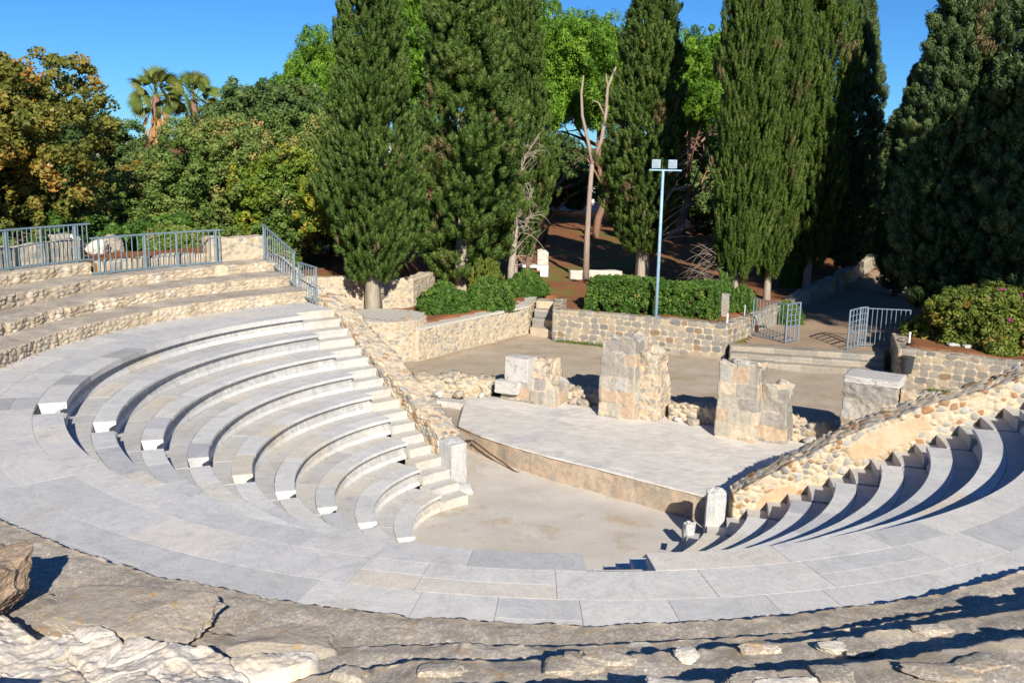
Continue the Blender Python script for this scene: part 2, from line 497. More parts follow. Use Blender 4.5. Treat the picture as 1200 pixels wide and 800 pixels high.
class MB:
    """collects boxes, bars, tubes and blocks into one mesh"""
    def __init__(s): s.V, s.F, s.T, s.n = [], [], [], 0
    def add(s, V, F, tone=.5):
        V = np.asarray(V, float)
        s.V.append(V)
        for i_, f in enumerate(F): s.F.append(tuple(int(i) + s.n for i in f)); s.T.append(tone[i_] if isinstance(tone, list) else tone)
        s.n += len(V)
    def hexa(s, P, tone=.5):      # 8 corners: bottom 4 ccw, top 4 ccw
        s.add(P, [(3, 2, 1, 0), (4, 5, 6, 7), (0, 1, 5, 4), (1, 2, 6, 5), (2, 3, 7, 6), (3, 0, 4, 7)], tone)
    def box(s, c, d, rz=0, tone=.5):
        x, y, z = [q / 2 for q in d]
        P = np.array([(-x, -y, -z), (x, -y, -z), (x, y, -z), (-x, y, -z), (-x, -y, z), (x, -y, z), (x, y, z), (-x, y, z)])
        R = np.array([(cos(rz), -sin(rz), 0), (sin(rz), cos(rz), 0), (0, 0, 1)])
        s.hexa(P @ R.T + np.array(c), tone)
    def bar(s, p, q, w, h=None, tone=.5):
        h = h or w
        p, q = np.array(p, float), np.array(q, float)
        d = (q - p) / np.linalg.norm(q - p)
        a = np.cross(d, (0, 0, 1)) if abs(d[2]) < .95 else np.array((1., 0, 0))
        a = a / np.linalg.norm(a)
        b = np.cross(a, d)
        o = [-a * w / 2 - b * h / 2, a * w / 2 - b * h / 2, a * w / 2 + b * h / 2, -a * w / 2 + b * h / 2]
        s.hexa(np.array([p + k for k in o] + [q + k for k in o]), tone)
    def tube(s, pts, rad, k=8, tone=.5, cap=True):
        pts = np.asarray(pts, float); n = len(pts)
        rad = np.broadcast_to(np.asarray(rad, float), (n,))
        t = np.gradient(pts, axis=0)
        t /= np.linalg.norm(t, axis=1)[:, None] + 1e-9
        ref = np.array((0., 0, 1)) if abs(t[0][2]) < .9 else np.array((1., 0, 0))
        a = np.cross(t, ref); a /= np.linalg.norm(a, axis=1)[:, None] + 1e-9
        b = np.cross(t, a)
        th = np.arange(k) * 2 * pi / k
        V = pts[:, None, :] + rad[:, None, None] * (np.cos(th)[None, :, None] * a[:, None, :] + np.sin(th)[None, :, None] * b[:, None, :])
        F = [tuple(f) for f in gridfaces(n, k, True)]
        if cap:
            F += [tuple(range(k - 1, -1, -1)), tuple((n - 1) * k + i for i in range(k))]
        s.add(V.reshape(-1, 3), F, tone)
    def mesh(s, name, m, root=None, smooth=False):
        V = np.concatenate(s.V)
        return mesh(name, V, s.F, [m], root=root, smooth=smooth, fattr={'tone': np.array(s.T)})
    def build(s, name, m, parent=None, smooth=False):
        return obj(name, s.mesh(name, m, parent, smooth), None, parent)

RNG = np.random.default_rng(7)
CX, CY = 0.6627, 19.5807
R0, DR, SZ, RW = 8.940, 0.78375, 0.40, 10.92
TH_L, TH_R = 127.0, 353.0
def P2(R, th):
    a = np.radians(th)
    return CX + R * np.cos(a), CY + R * np.sin(a)

# ------------------------------------------------------------------ terrain
def terrain_z(x, y):
    dx, dy = x - CX, y - CY
    R = np.hypot(dx, dy)
    th = np.degrees(np.arctan2(dy, dx)) % 360
    w = sstep(th, 126.2, 127.2) * (1 - sstep(th, 352.8, 353.8))
    w = np.where(R < 17, w, sstep(th, 126.2 - (R - 17) * .9, 127.2 + (R - 17) * .6) * (1 - sstep(th, 340, 356)))
    near = np.exp(-((th - 268) / 45.) ** 2)
    prof_far = 1.12 - 1.3 * sstep(R, 16, 24) - 1.4 * sstep(R, 24, 40)
    prof_near = 1.0 + 2.0 * sstep(R, 13.5, 19.6) - 2.6 * sstep(R, 24, 60)
    zc = prof_far * (1 - near) + prof_near * near
    n = .06 * fbm(np.stack([x, y, x * 0], -1), .5, 3, 3)
    z = -1.6 * (1 - w) + zc * w + n
    # low bank behind the planter on the left
    bank = sstep(y - (36.9 + .1 * (x + 5)), .1, .5) * (1 - sstep(x, -5.2, -4.4)) * sstep(x, -40, -9.0)
    z = np.where(w < .5, z + bank * 1.05 * (1 - sstep(y, 46, 60)), z)
    pit = (w > .02) & (R < 14.3)
    # low court in front of the retaining walls
    inx = in_poly(x, y, COURT_PIT)
    z = np.where(pit | inx, -4.3, z)
    pd = path_mask(x, y)
    z = np.where(pd, path_z(x, y) - .03, z)
    return z

def in_poly(x, y, poly):
    r = np.zeros(np.shape(x), bool)
    n = len(poly)
    for i in range(n):
        x1, y1 = poly[i]; x2, y2 = poly[(i + 1) % n]
        c = ((y1 > y) != (y2 > y)) & (x < (x2 - x1) * (y - y1) / (y2 - y1 + 1e-12) + x1)
        r ^= c
    return r
# walls of the court, walked from left to right; their far side is about 0.45 m behind the face
A_TOW = (-4.55, 34.25)
LW0, LW1 = (-3.25, 33.2), (.62, 38.6)
BW0, BW1, BW2 = (1.55, 37.25), (7.68, 34.62), (9.0, 36.45)
RWa, RWb, RWc = (13.3, 33.9), (12.42, 31.0), (22.0, 25.3)
COURT_PIT = [(0, 19), (-6.2, 27.9), (-5.6, 33.4), (-4.5, 34.0), (-3.4, 33.5), (.40, 38.8), (.75, 41.0), (1.72, 41.0), (1.72, 37.45), (7.6, 34.95), (8.6, 35.4),
             (13.5, 33.6), (12.75, 31.25), (22.2, 25.75), (10, 18)]
PATH = [(7.75, 34.9), (12.9, 33.2), (13.9, 33.7), (14.2, 34.4), (19.8, 44), (30, 60), (26, 63), (15.9, 48.5), (11.4, 41.0), (9.0, 37.2), (8.45, 36.9)]
def path_mask(x, y): return in_poly(x, y, PATH)
def path_z(x, y): return -2.25 + .75 * sstep(y, 38, 62) + .02 * np.sin(x * 3) * np.sin(y * 2.2)

def axis(lo, hi, step, far):
    a = np.arange(lo, hi + 1e-6, step)
    o = []
    d, p = step, hi
    while p < far:
        d *= 1.28; p += d; o.append(p)
    l = []
    d, p = step, lo
    while p > -far:
        d *= 1.28; p -= d; l.append(p)
    return np.concatenate([l[::-1], a, o])
gx, gy = axis(-24, 30, .24, 2500), axis(-4, 64, .24, 2500)
GX, GY = np.meshgrid(gx, gy, indexing='ij')
GZ = terrain_z(GX, GY)
ground = obj('ground', mesh('ground', np.stack([GX, GY, GZ], -1), gridfaces(len(gx), len(gy)), [MAT['park']], smooth=True))
tag(ground, 'red brown park earth with dry grass under the trees', kind='structure')

def sheet(name, poly, zf, m, step=.25, label=None):
    xs = np.array([p[0] for p in poly]); ys = np.array([p[1] for p in poly])
    ax, ay = np.arange(xs.min() - step, xs.max() + step * 2, step), np.arange(ys.min() - step, ys.max() + step * 2, step)
    A, B = np.meshgrid(ax, ay, indexing='ij')
    Z = zf(A, B)
    F = gridfaces(len(ax), len(ay))
    cx, cy = A.ravel()[F].mean(1), B.ravel()[F].mean(1)
    F = F[in_poly(cx, cy, poly)]
    used, inv = np.unique(F, return_inverse=True)
    V = np.stack([A, B, Z], -1).reshape(-1, 3)[used]
    o = obj(name, mesh(name, V, inv.reshape(-1, 4), [m], smooth=True))
    return tag(o, label, kind='structure')
sheet('path', [(8.3, 34.55), (12.85, 33.4), (13.5, 34.4), (19.4, 44), (29.8, 60), (26, 63), (16.4, 48.5), (11.8, 41.0), (9.2, 36.9)], path_z, MAT['path'], .2, 'beaten earth path climbing between the cypresses beyond the gate')
ZC, ZS, ZO = -2.78, -2.95, -3.6
def court_z(x, y):
    return ZC + .03 * fbm(np.stack([x, y, x * 0], -1), .8, 3, 5) - .38 * (1 - sstep(x, -1.1, -.3)) * (1 - sstep(y, 28.9, 30.4))
sheet('courtyard_floor', [(-5.6, 26.6), (-6.4, 32.0), (-5.6, 34.6), (-3.6, 34.6), (.3, 39.4), (2.0, 39.4), (8, 36), (13.4, 34.4), (12.9, 31.6), (23, 25.8), (20, 20), (9.6, 24.0), (5.5, 27.2), (2, 29.1), (-1.15, 29.2), (-1.0, 27.6), (-.8, 25.6), (-1.9, 24.4), (-3.6, 26.0)], court_z, MAT['court'], .2, 'dusty brown earth court behind the stage')
def orch_z(x, y): return ZO + .02 * fbm(np.stack([x, y, x * 0], -1), .9, 3, 8) + .10 * sstep(np.hypot(x - CX, y - CY), 2.8, 5.5)
sheet('orchestra_floor', [P2(4.3, a) for a in range(-150, -30, 10)] + [(6.2, 19.3), (5.5, 21.2), (.5, 25.2), (-2.4, 27.2), (-3.0, 24)], orch_z, MAT['orchestra'], .15, 'pale gravel floor of the small round orchestra')

# ------------------------------------------------------------------ masonry builders
def resample(pts, ds):
    pts = np.asarray(pts, float)
    seg = np.linalg.norm(np.diff(pts, axis=0), axis=1)
    L_ = np.concatenate([[0], np.cumsum(seg)])
    n = max(2, int(L_[-1] / ds) + 1)
    s = np.linspace(0, L_[-1], n)
    return np.stack([np.interp(s, L_, pts[:, k]) for k in range(pts.shape[1])], -1), s, L_

def cells(style, u, v, seed):
    if style == 'rubble': return worley(u, v, .175, .13, seed)
    if style == 'small': return worley(u, v, .17, .11, seed)
    if style == 'ashlar': return ashlar(u, v, .33, .22, seed)
    if style == 'blocks': return ashlar(u, v, .52, .36, seed)
    if style == 'kerb': return ashlar(u, v, .75, .5, seed)

def wall_mesh(name, path, base, top, thick, style, m, ds=.04, seed=1, depth=.025, rough=.02, rtop=.04, plaster=None, root=None, backstep=.12, face_taper=0.0, capn=5):
    """face on the right of the path, thickness to its left; base/top: values per path point"""
    P, s, Lp = resample(np.column_stack([np.asarray(path, float), base, top]), ds)
    t = np.gradient(P[:, :2], axis=0); t /= np.linalg.norm(t, axis=1)[:, None]
    # smooth tangents slightly so corners are mitred
    n_ = np.stack([-t[:, 1], t[:, 0]], -1)
    hmax = float((P[:, 3] - P[:, 2]).max())
    nv, nt_, nb = max(3, int(hmax / ds) + 1), max(3, int(thick / ds) + 1), max(3, int(hmax / backstep) + 1)
    lat = np.concatenate([np.zeros(nv), np.linspace(0, thick, nt_)[1:], np.full(nb - 1, thick)])
    zf = np.concatenate([np.linspace(0, 1, nv), np.ones(nt_ - 1), np.linspace(1, 0, nb)[1:]])
    vlen = np.concatenate([np.linspace(0, 1, nv) * hmax, hmax + np.linspace(0, thick, nt_)[1:], hmax + thick + np.linspace(0, 1, nb)[1:] * hmax])
    outn = np.concatenate([np.full(nv, -1.), np.linspace(-1, 1, nt_)[1:], np.full(nb - 1, 1.)])
    idx = np.concatenate([np.zeros(capn, int), np.arange(len(P)), np.full(capn, len(P) - 1)])
    fac = np.concatenate([np.linspace(.02, .92, capn), np.ones(len(P)), np.linspace(.92, .02, capn)])
    PP, nn, ss, tt = P[idx], n_[idx], s[idx], t[idx]
    ext = np.concatenate([-np.sqrt(1 - np.linspace(.02, .92, capn) ** 2) * .06, np.zeros(len(P)), np.sqrt(1 - np.linspace(.92, .02, capn) ** 2) * .06])
    latm = thick / 2 + (lat[None, :] - thick / 2) * fac[:, None]
    xy = PP[:, None, :2] + nn[:, None, :] * latm[..., None] + tt[:, None, :] * ext[:, None, None]
    z = PP[:, 2, None] + zf[None, :] * (PP[:, 3] - PP[:, 2])[:, None]
    V = np.concatenate([xy, z[..., None]], -1)
    u = np.broadcast_to((ss + (1 - fac) * thick * .5 * np.sign(np.arange(len(ss)) - len(ss) / 2))[:, None], z.shape)
    vv = np.where(zf[None, :] < 1, z, PP[:, 3, None] + (vlen[None, :] - hmax)) + 20
    sid, e = cells(style, u, vv, seed)
    nz = fbm(V, 3.0, 4, seed)
    pl = np.zeros_like(z)
    if plaster is not None:
        pl = plaster(u, z, nz)
    d = depth * 1.5 * sstep(e, .0, .03) * (.25 + 1.1 * ((sid * 7.3) % 1.0)) * (1 - pl) + pl * depth * .9 + rough * nz
    istop = ((lat > 0) & (lat < thick)).astype(float)[None, :]
    V[..., :2] += nn[:, None, :] * (d * outn[None, :] * fac[:, None])[..., None]
    edge_up = (zf[None, :] >= .999)
    V[..., 2] += np.where(edge_up, d * .9 + rtop * fbm(V, 1.7, 3, seed + 4), 0)
    return mesh(name, V, gridfaces(V.shape[0], V.shape[1])[:, ::-1].copy(), [m], {'sid': sid, 'edge': e, 'plaster': pl}, smooth=True, root=root)

def pier_mesh(name, c, w, d, h, rz, style, m, seed=1, ds=.03, depth=.03, rough=.017, rtop=.16, taper=.0, root=None, erode=0.0, z0=None):
    """an upright masonry block: rings round its perimeter, closed on top"""
    per = [(-w / 2, -d / 2), (w / 2, -d / 2), (w / 2, d / 2), (-w / 2, d / 2), (-w / 2, -d / 2)]
    P, s, _ = resample(np.array(per), ds)
    P, s = P[:-1], s[:-1]
    nrm = P / np.array([w / 2, d / 2])
    nrm = np.sign(nrm) * np.abs(nrm) ** 6
    nrm /= np.linalg.norm(nrm, axis=1)[:, None]
    zs = np.linspace(-.1, h, int(h / ds) + 2)
    k = 8
    zz = np.concatenate([zs, np.full(k, h)])
    fac = np.concatenate([np.ones(len(zs)), np.linspace(.93, .0, k)])
    u = np.broadcast_to(s[None, :], (len(zz), len(s)))
    tp = 1 - taper * np.clip(zz, 0, h) / h
    xy = P[None] * (fac * tp)[:, None, None]
    R = np.array([(cos(rz), -sin(rz)), (sin(rz), cos(rz))])
    V = np.concatenate([xy @ R.T, np.broadcast_to(zz[:, None, None], (len(zz), len(s), 1))], -1) + np.array([c[0], c[1], c[2]])
    vv = np.where(fac[:, None] < 1, h + (1 - fac[:, None]) * min(w, d) / 2, zz[:, None]) + np.zeros_like(u)
    sid, e = cells(style, u, vv + 10, seed)
    nz = fbm(V, 2.6, 4, seed)
    dd = depth * sstep(e, 0, .016) * (.3 + 1.4 * ((sid * 5.7) % 1.0)) + rough * nz + rough * .9 * fbm(V, 7, 4, seed + 6, .6) - erode * sstep(zz[:, None] / h, .3, 1.) * (.5 + .5 * fbm(V, 1.3, 2, seed + 8))
    nw = nrm @ R.T
    V[..., :2] += nw[None] * (dd * fac[:, None] ** .5)[..., None]
    topf = sstep(zz[:, None] / h, .75, 1.0)
    V[..., 2] += topf * rtop * fbm(np.concatenate([V[..., :2], V[..., :1] * 0], -1), 2.2, 3, seed + 2)
    return mesh(name, V, gridfaces(V.shape[0], V.shape[1], True), [m], {'sid': sid, 'edge': e, 'plaster': np.zeros_like(e)}, smooth=True, root=root)

def rock_mesh(name, c, dims, rz=0, seed=1, rough=.25, boxy=.5, n=48, m=None, attrs=True, root=None, flat=.0, freq=1.6, fine=.35):
    """a stone: cube-sphere blended between ball and block, with noise and planes"""
    a = np.linspace(-1, 1, n)
    A, B = np.meshgrid(a, a, indexing='ij')
    o = np.ones_like(A)
    faces = [(A, B, o), (-A, B, -o), (o, A, B), (-o, -A, B), (-A, o, B), (A, -o, B)]
    V = np.concatenate([np.stack(f, -1).reshape(-1, 3) for f in faces])
    F = np.concatenate([gridfaces(n, n, off=i * n * n) for i in range(6)])
    sph = V / np.linalg.norm(V, axis=1)[:, None]
    p = V * boxy + sph * (1 - boxy)
    p *= (1 + rough * fbm(sph + seed * 3.1, freq, 2, seed))[:, None]
    rg = np.random.default_rng(seed)
    for _ in range(7 if boxy < .8 else 0):                       # broken planes
        d = rg.normal(size=3); d /= np.linalg.norm(d)
        lim = rg.uniform(.62, .95)
        q = p @ d
        p = p - np.maximum(q - lim, 0)[:, None] * d * .85
    p *= (1 + rough * fine * fbm(sph * 2 + seed, freq * 3, 4, seed + 3, .6))[:, None]
    if flat:
        p[:, 2] = np.where(p[:, 2] > 0, p[:, 2] * (1 - flat), p[:, 2])
    p = p * np.array(dims) / 2
    R = np.array([(cos(rz), -sin(rz), 0), (sin(rz), cos(rz), 0), (0, 0, 1)])
    p = p @ R.T + np.array(c)
    # weld seams
    key = np.round(V * 1e4).astype(np.int64)
    _, first, inv = np.unique(key, axis=0, return_index=True, return_inverse=True)
    inv = inv.ravel()
    return mesh(name, p[first], inv[F], [m], {'sid': np.full(len(first), rg.random()), 'edge': np.ones(len(first)), 'tread': np.ones(len(first))}, smooth=True, root=root)

# ------------------------------------------------------------------ marble cavea
ST_A, ST_B = (198.5, 203.0), (271.3, 276.0)
def e_left(R):
    return 127 + np.interp(R, [2.6, 3.46, 4.4, 5.2, 9], [18, 14.5, 9.0, 7.8, 7.5])
def e_right(R):
    return 353 - math.degrees(math.asin(min(.99, .95 / R)))

def arc_block(mb, r0, r1, a0, a1, z0, z1, tone, gap=.003):
    """a curved slab between two radii and two angles"""
    g = math.degrees(gap / max(r0, .5))
    a0, a1 = a0 + g, a1 - g
    k = max(2, int((a1 - a0) / 2.2) + 2)
    th = np.linspace(a0, a1, k)
    V = []
    for t in th:
        for r, z in ((r0, z0), (r1, z0), (r1, z1), (r0, z1)):
            x, y = P2(r, t); V.append((x, y, z))
    F = []
    for i in range(k - 1):
        for j in range(4):
            a, b = i * 4 + j, i * 4 + (j + 1) % 4
            F.append((b, a, a + 4, b + 4))
    F += [(0, 1, 2, 3), tuple((k - 1) * 4 + q for q in (3, 2, 1, 0))]
    mb.add(V, F, tone)

def arc_profile(mb, R, prof, a0, a1, tone, gap=.002):
    g = math.degrees(gap / R)
    a0, a1 = a0 + g, a1 - g
    k = max(2, int((a1 - a0) / 1.8) + 2)
    th = np.linspace(a0, a1, k)
    m = len(prof)
    V = [(*P2(R + r, t), z) for t in th for r, z in prof]
    F, TT = [], []
    for i in range(k - 1):
        for j in range(m):
            a, b = i * m + j, i * m + (j + 1) % m
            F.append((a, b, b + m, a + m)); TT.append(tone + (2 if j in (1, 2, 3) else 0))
    F += [tuple(range(m - 1, -1, -1)), tuple((k - 1) * m + q for q in range(m))]
    mb.add(V, F, TT + [tone, tone])

def cuts(a0, a1, R, lo, hi):
    r, a = [a0], a0
    while True:
        a += math.degrees(RNG.uniform(lo, hi) / R)
        if a > a1 - math.degrees(lo * .6 / R): break
        r.append(a)
    return r + [a1]

wk = thing('marble_walkway', 'broad curved walkway of grey and white marble slabs above the seat rows', 'walkway', (*P2(10, 260), 0))
mb = MB()
for (ra, rb, lo, hi) in ((R0, 9.42, .8, 1.7), (9.42, 10.12, .7, 1.9), (10.12, RW + .1, .6, 1.7)):
    spans = [(TH_L, TH_R)] if ra > R0 else [(e_left(9) , ST_A[0]), (ST_A[1], ST_B[0]), (ST_B[1], e_right(9))]
    for a0, a1 in spans:
        c = cuts(a0, a1, (ra + rb) / 2, lo, hi)
        for p, q in zip(c, c[1:]):
            tn = float(np.clip(RNG.normal(.5, .27), 0, 1))
            top = RNG.uniform(-.0006, .0006)
            split = RNG.random() < .25 and ra > R0
            if split:
                mid = ra + (rb - ra) * RNG.uniform(.4, .6)
                arc_block(mb, ra + .003, mid - .003, p, q, -.12, top, tn)
                arc_block(mb, mid + .003, rb - .003, p, q, -.12, top, float(np.clip(tn + RNG.normal(0, .25), 0, 1)))
            else:
                arc_block(mb, ra + .003, rb - .003, p, q, -.12, top, tn)
mb.build('paving_slabs', MAT['marble'], wk)
mb = MB()
arc_block(mb, 9.40, RW + .1, TH_L, TH_R, -.45, -.006, .3, 0)
for a0, a1 in ((e_left(9), ST_A[0]), (ST_A[1], ST_B[0]), (ST_B[1], e_right(9))):
    arc_block(mb, R0 + .10, 9.41, a0 + .06, a1 - .06, -.115, -.007, .3, 0)
mb.build('bedding', MAT['joint'], wk)
for a0, a1 in ((e_left(9), ST_A[0]), (ST_A[1], ST_B[0]), (ST_B[1], e_right(9))):
    mb = MB()
    c = cuts(a0, a1, R0, .7, 1.5)
    for p, q in zip(c, c[1:]):
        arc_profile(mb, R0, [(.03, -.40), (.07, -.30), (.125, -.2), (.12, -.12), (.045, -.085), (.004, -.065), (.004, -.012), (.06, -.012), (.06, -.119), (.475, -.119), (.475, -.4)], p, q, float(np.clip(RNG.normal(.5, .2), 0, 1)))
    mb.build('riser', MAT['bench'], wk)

BPROF = [(.03, -.40), (.07, -.31), (.125, -.21), (.12, -.13), (.045, -.085), (0, -.065), (0, -.012), (.012, 0), (.385, 0), (.385, -.40)]
wedges = [('left', lambda R: e_left(R), lambda R: ST_A[0], 'left wedge of curved marble benches beside the sloping rubble wall'),
          ('mid', lambda R: ST_A[1], lambda R: ST_B[0], 'near wedge of curved marble benches, mostly hidden below the walkway'),
          ('right', lambda R: ST_B[1], lambda R: e_right(R), 'right wedge of curved marble benches lying half in shadow')]
for wn, fa, fb, lab in wedges:
    am = (fa(6) + fb(6)) / 2
    wd = thing('seating_wedge', lab, 'seating', (*P2(6, am), -3.6), 'wedges of marble benches')
    for k in range(1, 9):
        R, z = R0 - k * DR, -k * SZ
        a0, a1 = fa(R), fb(R)
        mb = MB()
        c = cuts(a0, a1, R, .7, 1.5)
        for p, q in zip(c, c[1:]):
            pr = [(r, z + dz + RNG.uniform(-.002, .002) * (dz == 0)) for r, dz in BPROF]
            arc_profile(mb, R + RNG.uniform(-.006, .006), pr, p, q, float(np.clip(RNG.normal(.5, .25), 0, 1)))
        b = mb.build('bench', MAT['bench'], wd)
        mb = MB()
        c = cuts(a0, a1, R, .6, 1.4)
        for p, q in zip(c, c[1:]):
            arc_block(mb, R + .395, R + DR + .055, p, q, z - .40, z - .006 + RNG.uniform(-.004, .002), float(np.clip(RNG.normal(.5, .25), 0, 1)))
        mb.build('footway', MAT['tread'], wd)

def flight(name, label, fa, fb):
    am = (fa(6) + fb(6)) / 2
    st = thing(name, label, 'staircase', (*P2(6, am), -3.6), 'marble stairs through the seating')
    for k in range(0, 9):
        R, z = R0 - k * DR, -k * SZ
        a0, a1 = fa(R + .2), fb(R + .2)
        ax, bx = fa(R + .6), fb(R + .6)
        mb = MB()
        if k == 0:
            hi = RW if name == 'wall_stair' else None
            arc_block(mb, R, R + .48 if hi is None else R + .42, a0, a1, z - .45, z - .2, float(RNG.uniform(.2, .9)))
            if hi: arc_block(mb, R + .42, 9.42, ax, bx, z - .45, z + .004, float(RNG.uniform(.2, .9)))
        else:
            arc_block(mb, R, R + .385, a0, a1, z - .42, z - .2 + RNG.uniform(-.01, .01), float(RNG.uniform(.2, .9)))
            arc_block(mb, R + .385, R + DR - .001, ax, bx, z - .42, z + RNG.uniform(-.01, .004), float(RNG.uniform(.2, .9)))
        mb.build('step', MAT['step'], st)
flight('radial_stair', 'narrow marble stair descending between the left and near seat wedges', lambda R: ST_A[0], lambda R: ST_A[1])
flight('radial_stair', 'narrow marble stair sunk through the near edge of the walkway', lambda R: ST_B[0], lambda R: ST_B[1])
flight('wall_stair', 'marble stair running down beside the sunlit left rubble wall', lambda R: 127.0, lambda R: e_left(R))
flight('wall_stair', 'marble stair running down beside the right rubble wall, in shade', lambda R: e_right(R), lambda R: 353.0)

# ------------------------------------------------------------------ rough stone tiers above the walkway
ZT = {1: ([127, 180, 234, 258, 270, 285, 300, 353], [.33, .31, .17, .14, .14, .2, .3, .35]),
      2: ([127, 155, 180, 230, 242, 258, 265, 288, 353], [.65, .6, .54, .36, .2, .18, .38, .54, .8]),
      3: ([127, 180, 230, 242, 258, 264, 286, 353], [.92, .88, .62, .30, .30, .66, .98, 1.3]),
      4: ([127, 180, 230, 242, 258, 264, 283, 353], [1.22, 1.2, .95, .40, .40, 1.0, 1.36, 1.8])}
RT = {1: ([127, 353], [10.92, 10.92]), 2: ([127, 150, 180, 240, 353], [12.05, 11.95, 11.75, 11.8, 11.8]),
      3: ([127, 150, 180, 240, 353], [13.2, 13.1, 12.75, 12.6, 12.65]), 4: ([127, 150, 180, 240, 264, 353], [14.25, 14.2, 13.9, 13.4, 13.6, 13.75]),
      5: ([127, 180, 240, 353], [15.7, 15.2, 15.2, 15.2])}
tl = {1: 'lowest tier of old grey stones edging the marble walkway', 2: 'second tier of old stones above the walkway edge',
      3: 'third tier of old stones below the railings', 4: 'topmost tier of old stones, carrying the end railing'}
def tier(k, th0=127.0, th1=353.0):
    segs = [(th0, min(th1, 232), .04, .05), (232, 318, .16, .022), (318, th1, .6, .06)]
    ths = []
    for a, b, st, _ in segs:
        if b > a: ths.append(np.arange(a, b, math.degrees((.045 if st == .04 else .02 if st == .16 else .06) / 12)))
    th = np.unique(np.round(np.concatenate(ths + [[th1]]), 4))
    Rk = np.interp(th, *RT[k]); Rn = np.interp(th, *RT[k + 1]) + .12
    z1 = np.interp(th, *ZT[k])
    z0 = (np.interp(th, *ZT[k - 1]) - .06) if k > 1 else np.full(len(th), -.05)
    nv, nt2 = 22, 46
    fr = np.concatenate([np.zeros(nv), np.linspace(0, 1, nt2)[1:]])
    fz = np.concatenate([np.linspace(0, 1, nv), np.ones(nt2 - 1)])
    R = Rk[:, None] + (Rn - Rk)[:, None] * fr[None]
    z = z0[:, None] + (z1 - z0)[:, None] * fz[None]
    u = np.broadcast_to(np.radians(th)[:, None] * 12, R.shape)
    v = np.where(fr[None] > 0, 5 + (R - Rk[:, None]), z)
    sid, e = worley(u, v * 1.0, .16, .12, 40 + k)
    sid2, e2 = worley(u, v, .55, .5, 60 + k)
    X, Y = P2(R, th[:, None])
    V = np.stack([X, Y, z], -1)
    n1 = fbm(V, 2.2, 5, k); n2 = fbm(V, 9, 3, k + 30)
    tread = sstep(fr[None] + np.zeros_like(R), .0, .10 + .04)
    dr = (.03 * sstep(e, 0, .03) * (1 - tread) + .022 * n1 * (1 - tread) + .006 * n2)
    lipn = np.exp(-(fr[None] / .12) ** 2) * fz[None]
    # uneven stones along the lip
    ul, vl = u[:, :1], u[:, :1] * 0
    bs, be = worley(ul, vl, .42, 2.0, 80 + k, .8)
    lipoff = ((bs - .5) * .07 * sstep(be, 0, .05) - .03 * (1 - sstep(be, 0, .05))) * (1.0 if k > 1 else .45)
    dr = dr - lipoff * lipn * 1.2
    dz = .012 * n1 * fz[None] + .005 * n2 * fz[None] + .008 * sstep(e2, 0, .04) * tread * (sid2 - .3) + lipn * lipoff * .8 - .012 * lipn
    X, Y = P2(R - dr, th[:, None])
    V = np.stack([X, Y, z + dz], -1)
    return mesh('stone_tier', V, gridfaces(len(th), V.shape[1])[:, ::-1].copy(), [MAT['tier']], {'sid': sid, 'edge': e, 'tread': tread}, smooth=True)
for k in (1, 2, 3):
    tag(obj('stone_tier', tier(k)), tl[k], 'stone tier', 'old stone tiers above the walkway')
tag(obj('stone_tier', tier(4, 149.5, 353)), tl[4], 'stone tier', 'old stone tiers above the walkway')
# backing under the tiers so that nothing hangs in the air
# ------------------------------------------------------------------ sloping side walls
def rp(R, th=127.0, off=0.0):
    a = radians(th)
    return (CX + R * cos(a) - off * sin(a), CY + R * sin(a) + off * cos(a))
Rl = [15.6, 14.0, 11.6, 11.3, 10.0, 7.97, 6.59, 5.3, 3.95]
Zl = [1.0, .93, .26, .06, .26, -.62, -1.16, -1.66, -2.3]
tag(obj('rubble_wall', wall_mesh('rubble_wall', [rp(r) for r in Rl], [-4.2] * 9, Zl, .62, 'rubble', MAT['rubble'], .035, 3, .03, .02, .06, capn=8)),
    'sloping cream rubble wall along the left end of the marble benches', 'rubble wall')
Rr = [3.97, 4.61, 5.25, 6.2, 6.82, 7.75, 9.0, 9.3, 12.5, 16]
Zr = [-2.3, -1.86, -1.48, -.89, -.58, -.18, .27, .44, 1.5, 1.8]
def plast(u, z, n):
    a = np.exp(-(((u - 3.35) / .85) ** 2 + ((z + .95 - (u - 3.35) * .40) / .30) ** 2) ** 2)
    b = np.exp(-(((u - 1.0) / .52) ** 2 + ((z + 2.33 - (u - 1.0) * .45) / .24) ** 2) ** 2)
    return sstep(np.maximum(a, b) + .25 * n, .35, .5)
tag(obj('rubble_wall', wall_mesh('rubble_wall', [rp(r, -7) for r in Rr], [-4.2] * 10, Zr, .6, 'rubble', MAT['rubble'], .03, 8, .03, .015, .04, plaster=plast, capn=8)),
    'sloping cream rubble wall with plaster patches above the shaded right benches', 'rubble wall')

# marble end slabs of the side walls
def slab_thing(name, lab, cat, c, dims, rz, seed, m, group=None, **kw):
    return tag(obj(name, rock_mesh(name, c, dims, rz, seed, m=m, **kw)), lab, cat, group)
x, y = rp(3.68, 127, -.22)
slab_thing('marble_slab', 'upright white marble slab closing the foot of the left rubble wall', 'marble slab', (x, y, -3.03), (.62, .46, 1.35), radians(127), 5, MAT['white_marble'], rough=.05, boxy=.9)
x, y = rp(3.2, 124, -.05)
slab_thing('marble_lump', 'rounded white marble lump at the foot of the left slab', 'marble block', (x, y, -3.5), (.5, .42, .34), .4, 9, MAT['white_marble'], rough=.12, boxy=.45)
x, y = rp(3.62, -7, .12)
slab_thing('marble_slab', 'leaning white marble slab closing the foot of the right rubble wall', 'marble slab', (x, y, -2.95), (.42, .34, 1.45), radians(-7), 6, MAT['white_marble'], rough=.08, boxy=.8)
x, y = rp(3.1, -8, .05)
